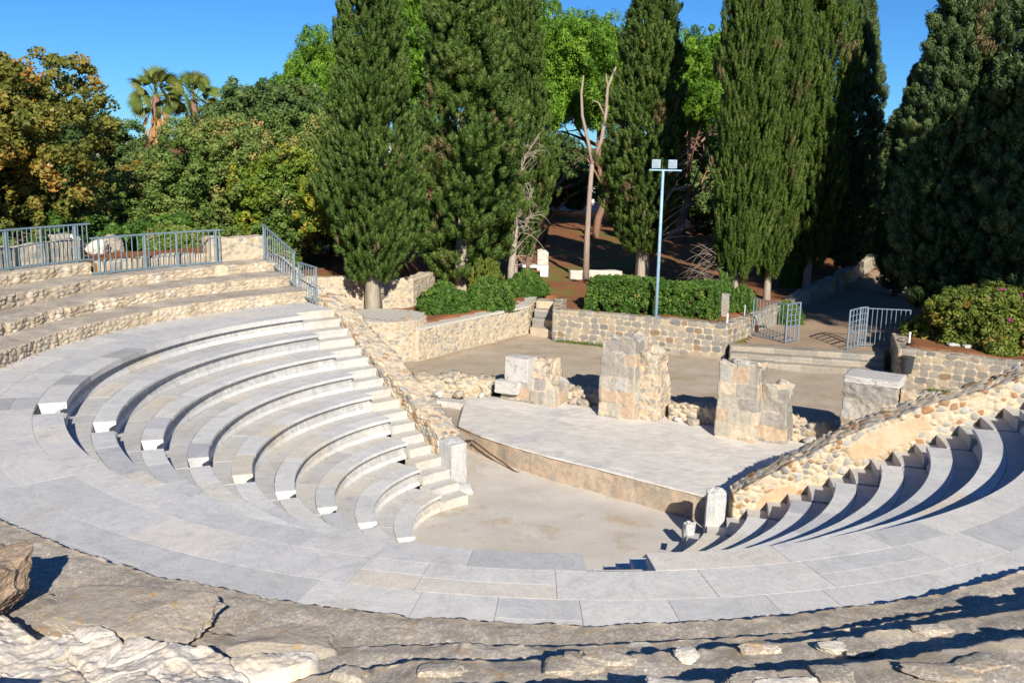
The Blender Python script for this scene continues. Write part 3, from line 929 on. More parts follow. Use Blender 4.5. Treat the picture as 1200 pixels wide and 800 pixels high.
slab_thing('marble_lump', 'small white marble stump at the foot of the right slab', 'marble block', (x, y, -3.32), (.26, .28, .75), .2, 12, MAT['white_marble'], rough=.1, boxy=.7)

# ------------------------------------------------------------------ stage
SF = [(-1.42, 25.95), (-.75, 25.0), (.05, 24.18), (1.0, 23.36), (2.11, 22.55), (3.65, 21.3), (4.5, 20.66), (6.4, 19.6)]
SB = [(9.6, 23.4), (5.6, 26.6), (2.2, 28.7), (-.4, 29.2), (-1.36, 28.9)]
sg = thing('stage', 'low stage platform with weathered pale paving and a curved plastered front', 'stage', (2.5, 25, ZO))
def stage_top():
    poly = SF + [(7.2, 20.3)] + SB
    me = bpy.data.meshes.new('stage_floor')
    import bmesh
    bm = bmesh.new()
    vs = [bm.verts.new((p[0] - 2.5, p[1] - 25, ZS - ZO)) for p in poly]
    f = bm.faces.new(vs)
    if f.normal.z < 0: f.normal_flip()
    r = bmesh.ops.extrude_face_region(bm, geom=[f])
    for v in r['geom']:
        if isinstance(v, bmesh.types.BMVert): v.co.z -= .05
    bmesh.ops.recalc_face_normals(bm, faces=bm.faces)
    bm.to_mesh(me); bm.free()
    return me
obj('stage_floor', stage_top(), MAT['stage'], sg)
obj('front_wall', wall_mesh('front_wall', [(p[0] + .03, p[1] + .03) for p in SF], [ZO - .15] * 8, [ZS - .052] * 8, .3, 'blocks', MAT['stagewall'], .05, 4, .008, .025, .0, root=sg), None, sg)
mb = MB()
bb = [(p[0] + (2.6 - p[0]) * .04, p[1] + (25.2 - p[1]) * .06) for p in SB]
bb = bb + [(-1.28, 28.85), (-1.33, 26.0)]
for p, q in zip(bb, bb[1:]): mb.bar((*p, ZS - .45), (*q, ZS - .45), .3, .66)
mb.build('back_wall', MAT['stagewall'], sg)
mb = MB()
mb.tube([(-.98, 25.08, -3.12), (-.55, 24.55, -3.27), (-.12, 24.12, -3.42), (.12, 23.92, -3.54), (.3, 23.82, -3.58)], .022, 8)
tag(mb.build('iron_pipe', MAT['rust']), 'thin rusty iron pipe slanting along the stage front', 'pipe')
# marble sill left of the stage
slab_thing('threshold_slab', 'long flat marble threshold lying left of the stage', 'marble slab', (-1.95, 28.75, -3.08), (1.5, .42, .2), -.35, 21, MAT['grey_slab'], rough=.04, boxy=.92, n=30)

PR = radians(-30)
MAT['pier2'] = MAT['pier']
def pier_thing(lab, parts, loc):
    t = thing('ruined_pier', lab, 'stone pier', loc, 'ruined piers at the back of the stage')
    for (nm, c, w, d, h, st, m, sd_, er) in parts:
        obj(nm, pier_mesh(nm, c, w, d, h, PR, st, m, sd_, root=t, erode=er), None, t)
    return t
def off(p, a, b):      # a along the row of piers, b backwards
    return (p[0] + a * cos(PR) - b * sin(PR), p[1] + a * sin(PR) + b * cos(PR), ZS)
p2 = (2.52, 27.2)
pier_thing('tallest ruined pier, grey and cream blocks, middle of the stage back', [
    ('shaft', off(p2, .53, .5), 1.06, .95, 2.3, 'blocks', MAT['pier'], 31, .09),
    ('wing', off(p2, 1.22, .85), .8, 1.0, 1.9, 'rubble', MAT['pier'], 33, .30)], (p2[0] + .7, p2[1] + .2, ZS))
p3 = (5.47, 25.38)
pier_thing('ruined pier of tan blocks with a broken white top, right on the stage', [
    ('shaft', off(p3, .56, .45), 1.08, .85, 1.95, 'blocks', MAT['pier'], 41, .1),
    ('wing', off(p3, 1.40, .62), .8, .72, 1.42, 'blocks', MAT['pier'], 44, .2)], (p3[0] + .8, p3[1] - .2, ZS))
slab_thing('broken_cap', 'jagged whitish capstone on the right stage pier', 'capstone', off(p3, .62, .42)[:2] + (ZS + 1.98,), (.75, .55, .16), PR, 46, MAT['limestone'], rough=.25, boxy=.6, n=30)
p1 = (-.36, 28.85)
p1t = thing('ruined_pier', 'low ruined pier carrying a white marble block, left on the stage', 'stone pier', (.6, 28.8, ZS), 'ruined piers at the back of the stage')
obj('base', pier_mesh('base', off(p1, .95, .55), 1.8, .95, .62, PR, 'blocks', MAT['pier'], 51, root=p1t, erode=.1), None, p1t)
obj('wing', pier_mesh('wing', off(p1, 1.18, .75), .75, .75, 1.22, PR, 'rubble', MAT['pier'], 52, root=p1t, erode=.16), None, p1t)
slab_thing('marble_block', 'square white marble block with two dark streaks on the low left pier', 'marble block', off(p1, .55, .35)[:2] + (ZS + .97,), (.80, .62, .72), PR, 55, MAT['grey_slab'], rough=.03, boxy=.95, n=40)
slab_thing('marble_block', 'smaller white marble block below the square one on the left pier', 'marble block', off(p1, .32, .02)[:2] + (ZS + .42,), (.78, .4, .38), PR, 57, MAT['grey_slab'], rough=.06, boxy=.85, n=40)
p4 = (8.32, 23.9)
p4t = thing('ruined_pier', 'plain grey ruined pier behind the right rubble wall', 'stone pier', (9.2, 23.9, ZS), 'ruined piers at the back of the stage')
obj('shaft', pier_mesh('shaft', off(p4, .62, .5), 1.25, .95, 1.92, PR, 'kerb', MAT['pier'], 61, root=p4t, depth=.01, rough=.035, rtop=.02), None, p4t)
obj('wing', pier_mesh('wing', off(p4, 1.75, .7), 1.0, .8, 1.7, PR, 'kerb', MAT['pier'], 63, root=p4t, depth=.01, erode=.12), None, p4t)
slab_thing('capstone', 'flat grey marble capstone on the pier behind the right wall', 'capstone', off(p4, .62, .5)[:2] + (ZS + 2.0,), (1.35, 1.05, .16), PR, 66, MAT['grey_slab'], rough=.05, boxy=.93, n=40)

# low rubble lines between the piers
def rubble_line(lab, path, h, thick, seed):
    P = np.asarray(path, float)
    tag(obj('low_rubble_wall', wall_mesh('low_rubble_wall', P, [ZS - .15] * len(P), h, thick, 'rubble', MAT['pale_rubble'], .04, seed, .05, .05, .12)), lab, 'rubble wall', 'low rubble walls between the piers')
rubble_line('low line of rubble left of the white marble block', [(-2.9, 29.5), (-2.0, 29.5), (-.6, 29.3)], [ZS + .30, ZS + .36, ZS + .34], 1.0, 71)
rubble_line('low line of rubble between the white block and the tallest pier', [(1.6, 28.9), (2.1, 28.6), (2.75, 28.2)], [ZS + .35, ZS + .3, ZS + .42], .5, 73)
rubble_line('low line of rubble between the tallest pier and the right stage pier', [(4.5, 27.0), (5.2, 26.65), (5.9, 26.25)], [ZS + .42, ZS + .5, ZS + .5], .5, 75)
rubble_line('low line of rubble right of the right stage pier', [(7.4, 25.5), (8.2, 25.0), (9.2, 24.6)], [ZS + .42, ZS + .4, ZS + .45], .5, 77)
rg = np.random.default_rng(5)
for i, (bx, by) in enumerate([(-2.2, 28.95), (-1.6, 29.05), (-.9, 29.0), (5.1, 26.4), (4.7, 26.75), (1.9, 28.45), (7.9, 24.95), (2.2, 28.25)]):
    sz = rg.uniform(.2, .34)
    tag(obj('loose_stone', rock_mesh('loose_stone', (bx, by, ZS + sz * .28), (sz * 1.3, sz, sz * .8), rg.uniform(0, 3), 100 + i, m=MAT['lichen_rock'] if i % 2 else MAT['grey_slab'], n=14)),
        'loose fallen stone lying beside a low rubble wall', 'stone', 'loose stones by the rubble walls')

# ------------------------------------------------------------------ court walls, tower, steps
a = np.radians(np.arange(-175, 60, 6))
tw = [(A_TOW[0] + 1.5 * cos(t), A_TOW[1] + 1.5 * sin(t)) for t in a]
t = thing('round_buttress', 'rounded stone buttress with a flat cap between the two left walls', 'buttress', (*A_TOW, ZC))
obj('masonry', wall_mesh('masonry', tw, [ZC - .3] * len(tw), [-1.42] * len(tw), .6, 'rubble', MAT['pale_rubble'], .04, 83, .025, .02, .02, root=t), None, t)
mb = MB()
ring = [(A_TOW[0] + 1.42 * cos(q), A_TOW[1] + 1.42 * sin(q)) for q in np.linspace(0, 2 * pi, 40, endpoint=False)]
mb.add([(*p, -1.6) for p in ring] + [(*p, -1.40) for p in ring], [tuple(range(39, -1, -1)), tuple(range(40, 80))] + [(i, (i + 1) % 40, 40 + (i + 1) % 40, 40 + i) for i in range(40)])
mb.build('cap', MAT['concrete'], t)
# link from the sloping wall to the buttress
tag(obj('rubble_wall', wall_mesh('rubble_wall', [rp(8.6, 127, -.7), (-5.2, 31.0), (-5.75, 33.6)], [ZC - .4] * 3, [-.9, -1.35, -1.45], .5, 'rubble', MAT['pale_rubble'], .05, 85)),
    'short rubble wall joining the left sloping wall to the rounded buttress', 'rubble wall')
t = thing('retaining_wall', 'cream rubble retaining wall with concrete coping, left of the court', 'retaining wall', (-1.3, 36, ZC))
obj('masonry', wall_mesh('masonry', [LW0, LW1, (.95, 40.6)], [ZC - .3] * 3, [-1.78, -1.78, -1.72], .5, 'rubble', MAT['pale_rubble'], .045, 87, root=t), None, t)
mb = MB()
dv = np.array(LW1) - np.array(LW0); dv /= np.linalg.norm(dv); nv_ = np.array((-dv[1], dv[0]))
q0, q1 = np.array(LW0) + dv * .1 + nv_ * .28, np.array(LW1) + nv_ * .28
mb.bar((*q0, -1.70), (*q1, -1.70), .62, .1)
mb.bar((*(q1 - dv * .3), -1.69), (1.0 - .25, 40.6, -1.64), .5, .1)
mb.build('coping', MAT['concrete'], t)
tag(obj('retaining_wall', wall_mesh('retaining_wall', [(1.75, 40.2), (1.58, 37.6), BW0, BW1, BW2], [ZC - .3] * 5, [-1.6, -1.58, -1.58, -1.58, -1.6], .45, 'ashlar', MAT['ashlar'], .04, 89, .02, .012, .03)),
    'low wall of squared grey stones at the back of the court under the clipped hedge', 'retaining wall')
tag(obj('retaining_wall', wall_mesh('retaining_wall', [RWa, RWb, (15.6, 29.1), RWc], [ZC - .3] * 4, [-1.62, -1.6, -1.6, -1.5], .45, 'ashlar', MAT['ashlar'], .04, 91, .02, .012, .03)),
    'low wall of squared grey stones below the bougainvillea on the right', 'retaining wall')
def steps(lab, L0, R0_, L1, R1_, z0, z1, n, m=MAT['kerb']):
    t = thing('stone_steps', lab, 'steps', ((L0[0] + R0_[0]) / 2, (L0[1] + R0_[1]) / 2, z0))
    for i in range(n):
        f0 = i / n
        a0 = np.array(L0) * (1 - f0) + np.array(L1) * f0; b0 = np.array(R0_) * (1 - f0) + np.array(R1_) * f0
        top = z0 + (z1 - z0) * (i + 1) / n
        dd = (np.array(L1) - np.array(L0)); th_ = np.linalg.norm(dd) / n + .12
        obj('step', wall_mesh('step', [a0, b0], [z0 - .2] * 2, [top] * 2, th_, 'kerb', m, .05, 93 + i, .01, .01, .012, root=t, capn=3), None, t)
    return t
steps('three wide worn stone steps rising from the court to the gate', (7.58, 33.35), (12.5, 32.25), (7.85, 34.62), (12.85, 33.35), ZC, -2.24, 3)
steps('small flight of rough stone steps between the two retaining walls', (.72, 38.35), (1.58, 37.75), (1.05, 40.3), (1.9, 40.1), ZC, -1.65, 4, MAT['pale_rubble'])
# low walls lining the path
tag(obj('path_wall', wall_mesh('path_wall', [(9.3, 37.0), (10.4, 38.6), (11.75, 40.6)], [-2.5] * 3, [-1.62, -1.55, -1.5], .4, 'ashlar', MAT['ashlar'], .06, 95, .015)), 'low stone wall along the path just inside the left gate', 'path wall', 'low walls along the path')
tag(obj('path_wall', wall_mesh('path_wall', [(11.85, 41.0), (13.4, 43.5), (15.4, 46.6)], [-2.4] * 3, [-1.5, -1.4, -1.3], .4, 'ashlar', MAT['pale_rubble'], .06, 96, .015)), 'shaded low wall farther up the path', 'path wall', 'low walls along the path')
tag(obj('path_wall', wall_mesh('path_wall', [(15.9, 47.2), (18, 51), (21, 56)], [-2.3] * 3, [-1.2, -1.1, -1.0], .45, 'ashlar', MAT['pale_rubble'], .08, 98, .015)), 'farthest low wall, ending at the top of the path', 'path wall', 'low walls along the path')
# bank wall behind the leaning cypress on the left
tag(obj('rubble_wall', wall_mesh('rubble_wall', [(-11.5, 35.4), (-7.1, 36.5), (-5.2, 36.75), (-3.85, 37.6), (-3.2, 40)], [-1.9] * 5, [-.35, -.42, -.40, -.6, -.6], .45, 'small', MAT['pale_rubble'], .045, 101)),
    'pale rubble wall behind the trunk of the leftmost cypress', 'rubble wall')
# walls behind the railings
def arcpts(R, a0, a1, n=12): return [P2(R, q) for q in np.linspace(a0, a1, n)]
tag(obj('parapet', wall_mesh('parapet', arcpts(15.0, 172, 148.2), [.9] * 12, [1.72] * 12, .45, 'ashlar', MAT['pale_rubble'], .045, 103)), 'pale stone parapet behind the far left railing', 'parapet')
tag(obj('parapet', wall_mesh('parapet', arcpts(14.3, 148.0, 134.2), [.7] * 12, [1.16] * 12, .4, 'ashlar', MAT['pale_rubble'], .045, 105)), 'low stone kerb behind the second railing', 'parapet')
tag(obj('parapet', wall_mesh('parapet', arcpts(14.15, 134.0, 126.6), [.6] * 12, [1.6] * 12, .6, 'rubble', MAT['pale_rubble'], .045, 107)), 'thick end wall of cream rubble beside the slanted railing', 'parapet')
# ------------------------------------------------------------------ railings and gates
def railing(lab, path, h, nb, posts, m=MAT['blue_steel'], w=.022, pw=.05, inset=.06, group='blue grey steel railings'):
    """path: 3D base points; balusters evenly, posts at given fractions"""
    path = np.asarray(path, float)
    t = thing('steel_railing', lab, 'railing', tuple(path[len(path) // 2]), group)
    seg = np.concatenate([[0], np.cumsum(np.linalg.norm(np.diff(path, axis=0), axis=1))])
    at = lambda f: np.array([np.interp(f * seg[-1], seg, path[:, k]) for k in range(3)])
    for nm, hh, ww in (('top_rail', h, .045), ('bottom_rail', .09, .045)):
        mb = MB(); n = max(2, int(seg[-1] / .5))
        pts = [at(f) + (0, 0, hh) for f in np.linspace(0, 1, n)]
        for p, q in zip(pts, pts[1:]): mb.bar(p, q, .045, ww)
        mb.build(nm, m, t)
    for f in posts:
        mb = MB(); p = at(f); mb.bar(p - (0, 0, .08), p + (0, 0, h - .02), pw); mb.build('post', m, t)
    for i in range(nb):
        f = inset * .3 + (1 - inset * .6) * i / (nb - 1)
        if min(abs(f - g) for g in posts) * seg[-1] < .05: continue
        mb = MB(); p = at(f); mb.bar(p + (0, 0, .09), p + (0, 0, h - .01), w); mb.build('baluster', m, t)
    return t
railing('blue grey railing at the far left in front of the pale parapet', [(*P2(14.45, q), 1.17) for q in np.linspace(172, 148.6, 8)], 1.06, 41, [.03, .2, .38, .56, .74, .92])
railing('long blue grey railing in the middle, over the low stone kerb', [(*P2(13.75, q), .86) for q in np.linspace(150.8, 133.4, 8)], 1.05, 24, [.06, .41, .65, .955])
railing('slanting blue grey railing down the end of the stone tiers', [(*rp(13.95, 127, .12), .93), (*rp(11.6, 127, .12), .27)], 1.08, 14, [.04, .96])
railing('short blue grey railing panel at the end of the walkway', [(*rp(11.35, 127, .14), .05), (*rp(10.15, 127, .14), .02)], 1.06, 8, [.03, .97])

def gate_panel(t, nm, a, b, z0, h, kind):
    a, b = np.array((*a, z0)), np.array((*b, z0))
    L_ = np.linalg.norm(b - a)
    fr = MB(); m = MAT['pale_steel']
    pw = .05 if kind == 'leaf' else .035
    zb = .06
    fr.bar(a + (0, 0, zb), a + (0, 0, h), pw); fr.bar(b + (0, 0, zb), b + (0, 0, h), pw)
    fr.bar(a + (0, 0, h), b + (0, 0, h), pw - .004); fr.bar(a + (0, 0, zb), b + (0, 0, zb), pw - .004)
    if kind == 'leaf':
        fr.bar(a + (0, 0, h * .42), b + (0, 0, h * .42), pw - .01)
    f = fr.build('gate_frame', m, t)
    if kind == 'leaf':
        for i in (1, 2):
            mb = MB(); p = a + (b - a) * i / 3; mb.bar(p + (0, 0, zb), p + (0, 0, h), .028); mb.build('gate_bar', m, t)
        for q in (.22, .56, .7, .85):
            mb = MB(); mb.bar(a + (0, 0, h * q), b + (0, 0, h * q), .024); mb.build('cross_bar', m, t)
    else:
        n = max(2, int(L_ / .15))
        for i in range(1, n):
            mb = MB(); p = a + (b - a) * i / n; mb.bar(p + (0, 0, zb), p + (0, 0, h), .02); mb.build('gate_bar', m, t)
    mb = MB(); mb.bar(a + (0, 0, -.08), a + (0, 0, .08), .03); mb.bar(b + (0, 0, -.08), b + (0, 0, .08), .03); mb.build('foot', m, t)
ZP = -2.25
g1 = thing('steel_gate', 'left gate leaf with its fixed panel, standing open at the steps', 'gate', (9.6, 35.4, ZP), 'open gates at the steps')
gate_panel(g1, 'panel', (9.0, 36.35), (9.86, 34.98), ZP, 1.42, 'bars'); gate_panel(g1, 'leaf', (9.88, 34.93), (10.5, 35.5), ZP, 1.42, 'leaf')
mb = MB(); mb.box((9.13, 36.14, ZP + .3), (.06, .2, .26), .4); mb.build('lock_box', MAT['rust'], g1)
g2 = thing('steel_gate', 'right gate leaf with its fixed panel, open and throwing a barred shadow', 'gate', (12.6, 34.4, ZP), 'open gates at the steps')
gate_panel(g2, 'leaf', (11.76, 33.85), (12.34, 34.5), ZP, 1.42, 'leaf'); gate_panel(g2, 'narrow', (12.36, 34.54), (12.66, 34.68), ZP, 1.42, 'leaf'); gate_panel(g2, 'panel', (12.68, 34.68), (14.1, 34.45), ZP, 1.38, 'bars')

# ------------------------------------------------------------------ lamp, bin, bollards, benches
ZT0 = -1.6
lp = thing('floodlight_mast', 'pale blue steel mast with two floodlights rising from the clipped hedge', 'lamp post', (5.32, 36.0, ZT0))
mb = MB(); mb.tube([(5.32, 36.0, ZT0 - .1), (5.32, 36.0, 1.5), (5.32, 36.0, 3.78)], [.065, .058, .05], 12); mb.build('pole', MAT['lamp_blue'], lp, True)
mb = MB(); mb.box((5.32, 36.0, ZT0 + .03), (.3, .3, .03)); mb.build('base_plate', MAT['lamp_blue'], lp)
mb = MB(); mb.bar((4.82, 36.0, 3.8), (5.98, 36.0, 3.8), .06, .05); mb.build('cross_arm', MAT['lamp_blue'], lp)
for dx in (-.27, .32):
    mb = MB(); mb.box((5.32 + dx, 35.98, 4.02), (.30, .16, .30), 0); h_ = mb.build('floodlight', MAT['lamp_blue'], lp)
    mb = MB(); mb.box((5.32 + dx, 35.893, 4.02), (.24, .012, .24), 0); mb.build('glass', MAT['glass'], h_)
    mb = MB(); mb.bar((5.32 + dx, 36.0, 3.8), (5.32 + dx, 36.0, 3.9), .04); mb.build('bracket', MAT['pale_steel'], h_)
tb = thing('litter_bin', 'small dark litter bin hanging on the right retaining wall', 'bin', (12.52, 30.6, -2.2))
mb = MB()
def frustum(mb, c, r0, r1, h, k=16):
    th = np.linspace(0, 2 * pi, k, endpoint=False)
    V = [(c[0] + r0 * cos(q), c[1] + r0 * sin(q), c[2]) for q in th] + [(c[0] + r1 * cos(q), c[1] + r1 * sin(q), c[2] + h) for q in th]
    mb.add(V, [tuple(range(k - 1, -1, -1)), tuple(range(k, 2 * k))] + [(i, (i + 1) % k, k + (i + 1) % k, k + i) for i in range(k)])
frustum(mb, (12.62, 30.68, -2.3), .15, .2, .5); mb.build('body', MAT['bin'], tb)
mb = MB(); frustum(mb, (12.62, 30.68, -1.8), .215, .215, .04); mb.build('rim', MAT['bin'], tb)
mb = MB(); mb.bar((12.62, 30.68, -1.9), (12.68, 31.12, -1.9), .08, .05); mb.build('bracket', MAT['bin'], tb)
for i, (bx, by, lab) in enumerate([(7.75, 35.0, 'short white marker post at the corner of the back court wall'), (8.85, 37.0, 'short white marker post beside the left gate'), (13.15, 32.0, 'short white marker post at the corner of the right wall')]):
    mb = MB(); mb.tube([(bx, by, ZT0 - .1), (bx, by, ZT0 + .36)], .035, 10); mb.tube([(bx, by, ZT0 + .36), (bx, by, ZT0 + .39)], .042, 10)
    tag(mb.build('marker_post', MAT['white']), lab, 'post', 'white marker posts')
tag(obj('stone_post', pier_mesh('stone_post', (8.0, 36.9, ZT0), (.3), .3, .85, .2, 'kerb', MAT['kerb'], 121, depth=.005, rough=.02, rtop=.02)), 'grey stone post at the right end of the clipped hedge', 'post')
bn = thing('park_bench', 'white concrete park bench on the red earth beyond the hedge', 'bench', (.9, 47.5, ZT0))
mb = MB(); mb.box((.75, 47.6, ZT0 + .44), (1.9, .5, .12), -.05); mb.build('seat', MAT['white'], bn)
for dx in (-.75, .75):
    mb = MB(); mb.box((.75 + dx, 47.6 - dx * .05, ZT0 + .17), (.38, .46, .42), -.05); mb.build('leg', MAT['white'], bn)
tag(obj('stone_block', pier_mesh('stone_block', (1.45, 49.6, ZT0), .55, .4, .85, .1, 'kerb', MAT['concrete'], 122, depth=.005)), 'upright pale stone block just behind the white bench', 'block')
tag(obj('stone_kerb', wall_mesh('stone_kerb', [(2.75, 46.5), (5.2, 47.0)], [-1.8] * 2, [-1.22, -1.25], .35, 'kerb', MAT['concrete'], .06, 124, .01)), 'low pale stone kerb left of the clipped hedge by the red path', 'kerb')
bx = thing('blue_cabinet', 'blue painted metal cabinet in the shade under the second cypress', 'cabinet', (-2.9, 42.0, ZT0))
mb = MB(); mb.box((-2.75, 41.5, ZT0 + .55), (.75, .5, 1.1)); mb.build('body', MAT['bluebox'], bx)
mb = MB(); mb.box((-2.75, 41.235, ZT0 + .55), (.66, .025, .95)); mb.build('door', MAT['bluebox'], bx)
for i, (sx, sy) in enumerate([(14.45, 31.6), (14.9, 31.5), (15.9, 30.9)]):
    tag(obj('pale_stone', rock_mesh('pale_stone', (sx, sy, ZT0 + .05), (.42, .22, .16), .3 * i, 130 + i, m=MAT['white_marble'], n=12)), 'small white stone on the earth in front of the bougainvillea', 'stone', 'white stones by the bougainvillea')
# far rubble behind the second railing
for i, (q, R, sx, sz) in enumerate([(146, 17.0, .55, .8), (144.5, 17.3, .5, .6), (143, 17.8, .9, .75), (141.2, 17.4, .6, .5), (139, 17.8, .7, .6)]):
    xx, yy = P2(R, q)
    tag(obj('ruin_stone', rock_mesh('ruin_stone', (xx, yy, float(terrain_z(np.array(xx), np.array(yy))) + sz * .4), (sx, .5, sz * 1.1), q, 140 + i, m=MAT['limestone'] if i % 2 else MAT['lichen_rock'], n=24)), 'rough ruin stone standing on the grass behind the second railing', 'stone', 'ruin stones behind the railing')

# ------------------------------------------------------------------ foreground rocks
def fgz(R, th): return None
def fg_rock(name, lab, cat, R, th, z, dims, rz, seed, m, **kw):
    x, y = P2(R, th)
    tag(obj(name, rock_mesh(name, (x, y, z), dims, rz, seed, m=m, **kw)), lab, cat)
fg_rock('boulder', 'pinkish brown boulder at the lower left edge', 'boulder', 12.55, 243.4, .47, (1.15, .85, .72), .5, 201, MAT['pink_rock'], rough=.2, boxy=.55, n=110, fine=.14)
fg_rock('flat_boulder', 'flat grey boulder with orange lichen below the pink boulder', 'boulder', 12.0, 250.0, .33, (1.55, 1.0, .42), -.35, 203, MAT['lichen_rock'], rough=.16, boxy=.6, n=110, fine=.14, flat=.25)
def outcrop():
    th = np.arange(238.5, 262.0, math.degrees(.013 / 13)); Rv = np.arange(12.15, 14.6, .013)
    T, R = np.meshgrid(th, Rv, indexing='ij')
    X, Y = P2(R, T)
    p = np.stack([X, Y, X * 0], -1)
    wu, wv = X + .12 * fbm(p, 2.5, 3, 1), Y + .12 * fbm(p, 2.5, 3, 2)
    i1, e1 = worley(wu, wv, .55, .42, 301)
    i2, e2 = worley(wu, wv, .19, .15, 302)
    z = .45 + .07 * fbm(p, 1.1, 3, 4) + .065 * (i1 - .5) * sstep(e1, 0, .03) + .012 * (i2 - .5) * sstep(e2, 0, .02)
    z -= .03 * (1 - sstep(e1, .0, .012)) * (vnoise(p * 1.7, 31) > -.1)
    z += .020 * fbm(p, 4, 6, 9, .62) + .012 * np.abs(fbm(p, 9, 3, 19))
    z += .12 * sstep(R, 12.9, 14.2)
    ed = sstep(R + .22 * fbm(p, 1.6, 3, 6) - 12.38 - .22 * np.exp(-((T - 248.5) / 1.6) ** 2), 0, .14) * sstep(T, 238.6, 239.6) * (1 - sstep(T + 1.2 * fbm(p, 1.5, 3, 7), 259.3, 260.4))
    z = z * ed + (-.12) * (1 - ed)
    V = np.stack([X, Y, z], -1)
    return mesh('limestone_outcrop', V, gridfaces(*X.shape)[:, ::-1].copy(), [MAT['limestone']], smooth=True)
tag(obj('limestone_outcrop', outcrop()), 'white cracked limestone outcrop filling the lower left corner', 'rock outcrop')
fg_rock('lichen_stone', 'grey lichened stone right of the dark hollow', 'stone', 11.95, 257.2, .15, (1.0, .7, .34), .1, 213, MAT['lichen_rock'], rough=.15, boxy=.6, n=70, fine=.14)
rg = np.random.default_rng(11)
k = 0
for Rr_, zoff in ((12.70, 0), (13.72, 0)):
    for th in np.arange(262, 306, 1.0):
        if rg.random() < .42:
            tier_k = 3 if Rr_ < 13 and Rr_ > 12 else (4 if Rr_ > 13 else 2)
            zt_ = np.interp(th, *ZT[tier_k])
            w_ = rg.uniform(.16, .42)
            x, y = P2(Rr_ + rg.uniform(-.05, .18), th + rg.uniform(-.3, .3))
            k += 1
            tag(obj('ledge_stone', rock_mesh('ledge_stone', (x, y, zt_ + .01), (w_ * 1.25, rg.uniform(.18, .3), rg.uniform(.05, .09)), radians(th + 90) + rg.uniform(-.2, .2), 300 + k, m=MAT['limestone'] if rg.random() < .12 else MAT['tier'], n=26, rough=.16, boxy=.75)),
                'small rough stone bedded along the lip of a near ledge', 'stone', 'stones along the near ledges')

# ------------------------------------------------------------------ vegetation
def leaves(name, C, A, per, sr, sa, ll, lw, mats, rg, jitter=.6, tone=None, tj=.12, root=None):
    """C clump centres, A clump axes: leaf-sized faces on the shell of every clump, lying along its form"""
    n = len(C)
    size = rg.uniform(.65, 1.3, n)
    c = np.repeat(C, per, 0); ax = np.repeat(A, per, 0); sz = np.repeat(size, per)[:, None]
    e = rg.normal(size=(n * per, 3)); e /= np.linalg.norm(e, axis=1)[:, None]
    rad = rg.uniform(.55, 1.1, (n * per, 1)) * sz
    al = (e * ax).sum(1, keepdims=True)
    off_ = (e - ax * al) * sr + ax * al * sa
    p = c + off_ * rad
    nn = (e - ax * al) / sr + ax * al / sa
    nn = nn / np.linalg.norm(nn, axis=1)[:, None] + rg.normal(size=(n * per, 3)) * jitter * .6
    nn /= np.linalg.norm(nn, axis=1)[:, None]
    d = ax + rg.normal(size=(n * per, 3)) * jitter
    d = d - nn * (d * nn).sum(1, keepdims=True)
    d /= np.linalg.norm(d, axis=1)[:, None] + 1e-9
    s = np.cross(nn, d)
    l = ll * rg.uniform(.6, 1.3, (n * per, 1)); w = lw * rg.uniform(.6, 1.3, (n * per, 1))
    V = np.stack([p - d * l / 2, p + s * w / 2 + d * l * .1, p + d * l / 2 + nn * l * .15, p - s * w / 2 + d * l * .1], 1).reshape(-1, 3)
    F = np.arange(n * per * 4).reshape(-1, 4)
    tn = (rg.uniform(.1, .9, n) if tone is None else tone)
    T = np.clip(np.repeat(tn, per) + rg.normal(size=n * per) * tj, 0, 1)
    return mesh(name, V, F, mats, fattr={'tone': T}, root=root)

def unit(v): return v / (np.linalg.norm(v, axis=-1, keepdims=True) + 1e-9)

def cypress_crown(name, H, z0, rmax, mat, rg, nclump, per, sr, sa, ll, lw, lump=.16, lfreq=1.4, tp=.72, te=.75, outw=.35, tjit=.16):
    n = nclump
    t = rg.random(n) ** .9
    prof = np.minimum(1, (t / .27 + .22)) ** .6 * np.minimum(1, ((1 - t) / tp)) ** te
    th = rg.random(n) * 2 * pi
    z = z0 + (H - z0) * t
    P = np.stack([np.cos(th), np.sin(th), z * .45], -1)
    rr = prof * rmax * (1 + lump * fbm(P * np.array([1.6, 1.6, 1]), lfreq, 3, int(rg.integers(1e4))))
    depth = np.where(rg.random(n) < .72, rg.uniform(.84, 1.06, n), rg.uniform(.25, .8, n))
    r = rr * depth
    r = r * np.where(rg.random(n) < .05, rg.uniform(1.05, 1.3, n), 1.0)
    C = np.stack([r * np.cos(th), r * np.sin(th), z], -1)
    keep = (fbm(C, 1.0, 3, int(rg.integers(1e4))) > -.62) | (depth < .8)     # gaps in the skin of the crown
    C, th, z, depth, n = C[keep], th[keep], z[keep], depth[keep], int(keep.sum())
    A = unit(np.stack([np.cos(th) * outw, np.sin(th) * outw, np.ones(n)], -1) + rg.normal(size=(n, 3)) * .15)
    tone = np.clip(.42 + .3 * fbm(C, 1.1, 2, 77) + rg.normal(size=n) * .16, 0, .86)
    tone = np.where(fbm(C + 50, .8, 3, int(rg.integers(1e4))) + rg.normal(size=n) * .1 > .92, 1.1, tone)   # browned sprays
    return leaves(name, C, A, per, sr, sa, ll, lw, [mat], rg, .45, tone)

def trunk_mesh(name, pts, rad, mat, k=14, flute=.12, seed=1):
    mb = MB(); mb.tube(pts, rad, k)
    V = np.concatenate(mb.V)
    c = np.repeat(np.asarray(pts, float), k, 0)
    dv = V - c
    V = c + dv * (1 + flute * fbm(np.concatenate([unit(dv)[:, :2] * 2, V[:, 2:] * .3], 1), 1.5, 3, seed))[:, None]
    return mesh(name, V, mb.F, [mat], smooth=True)

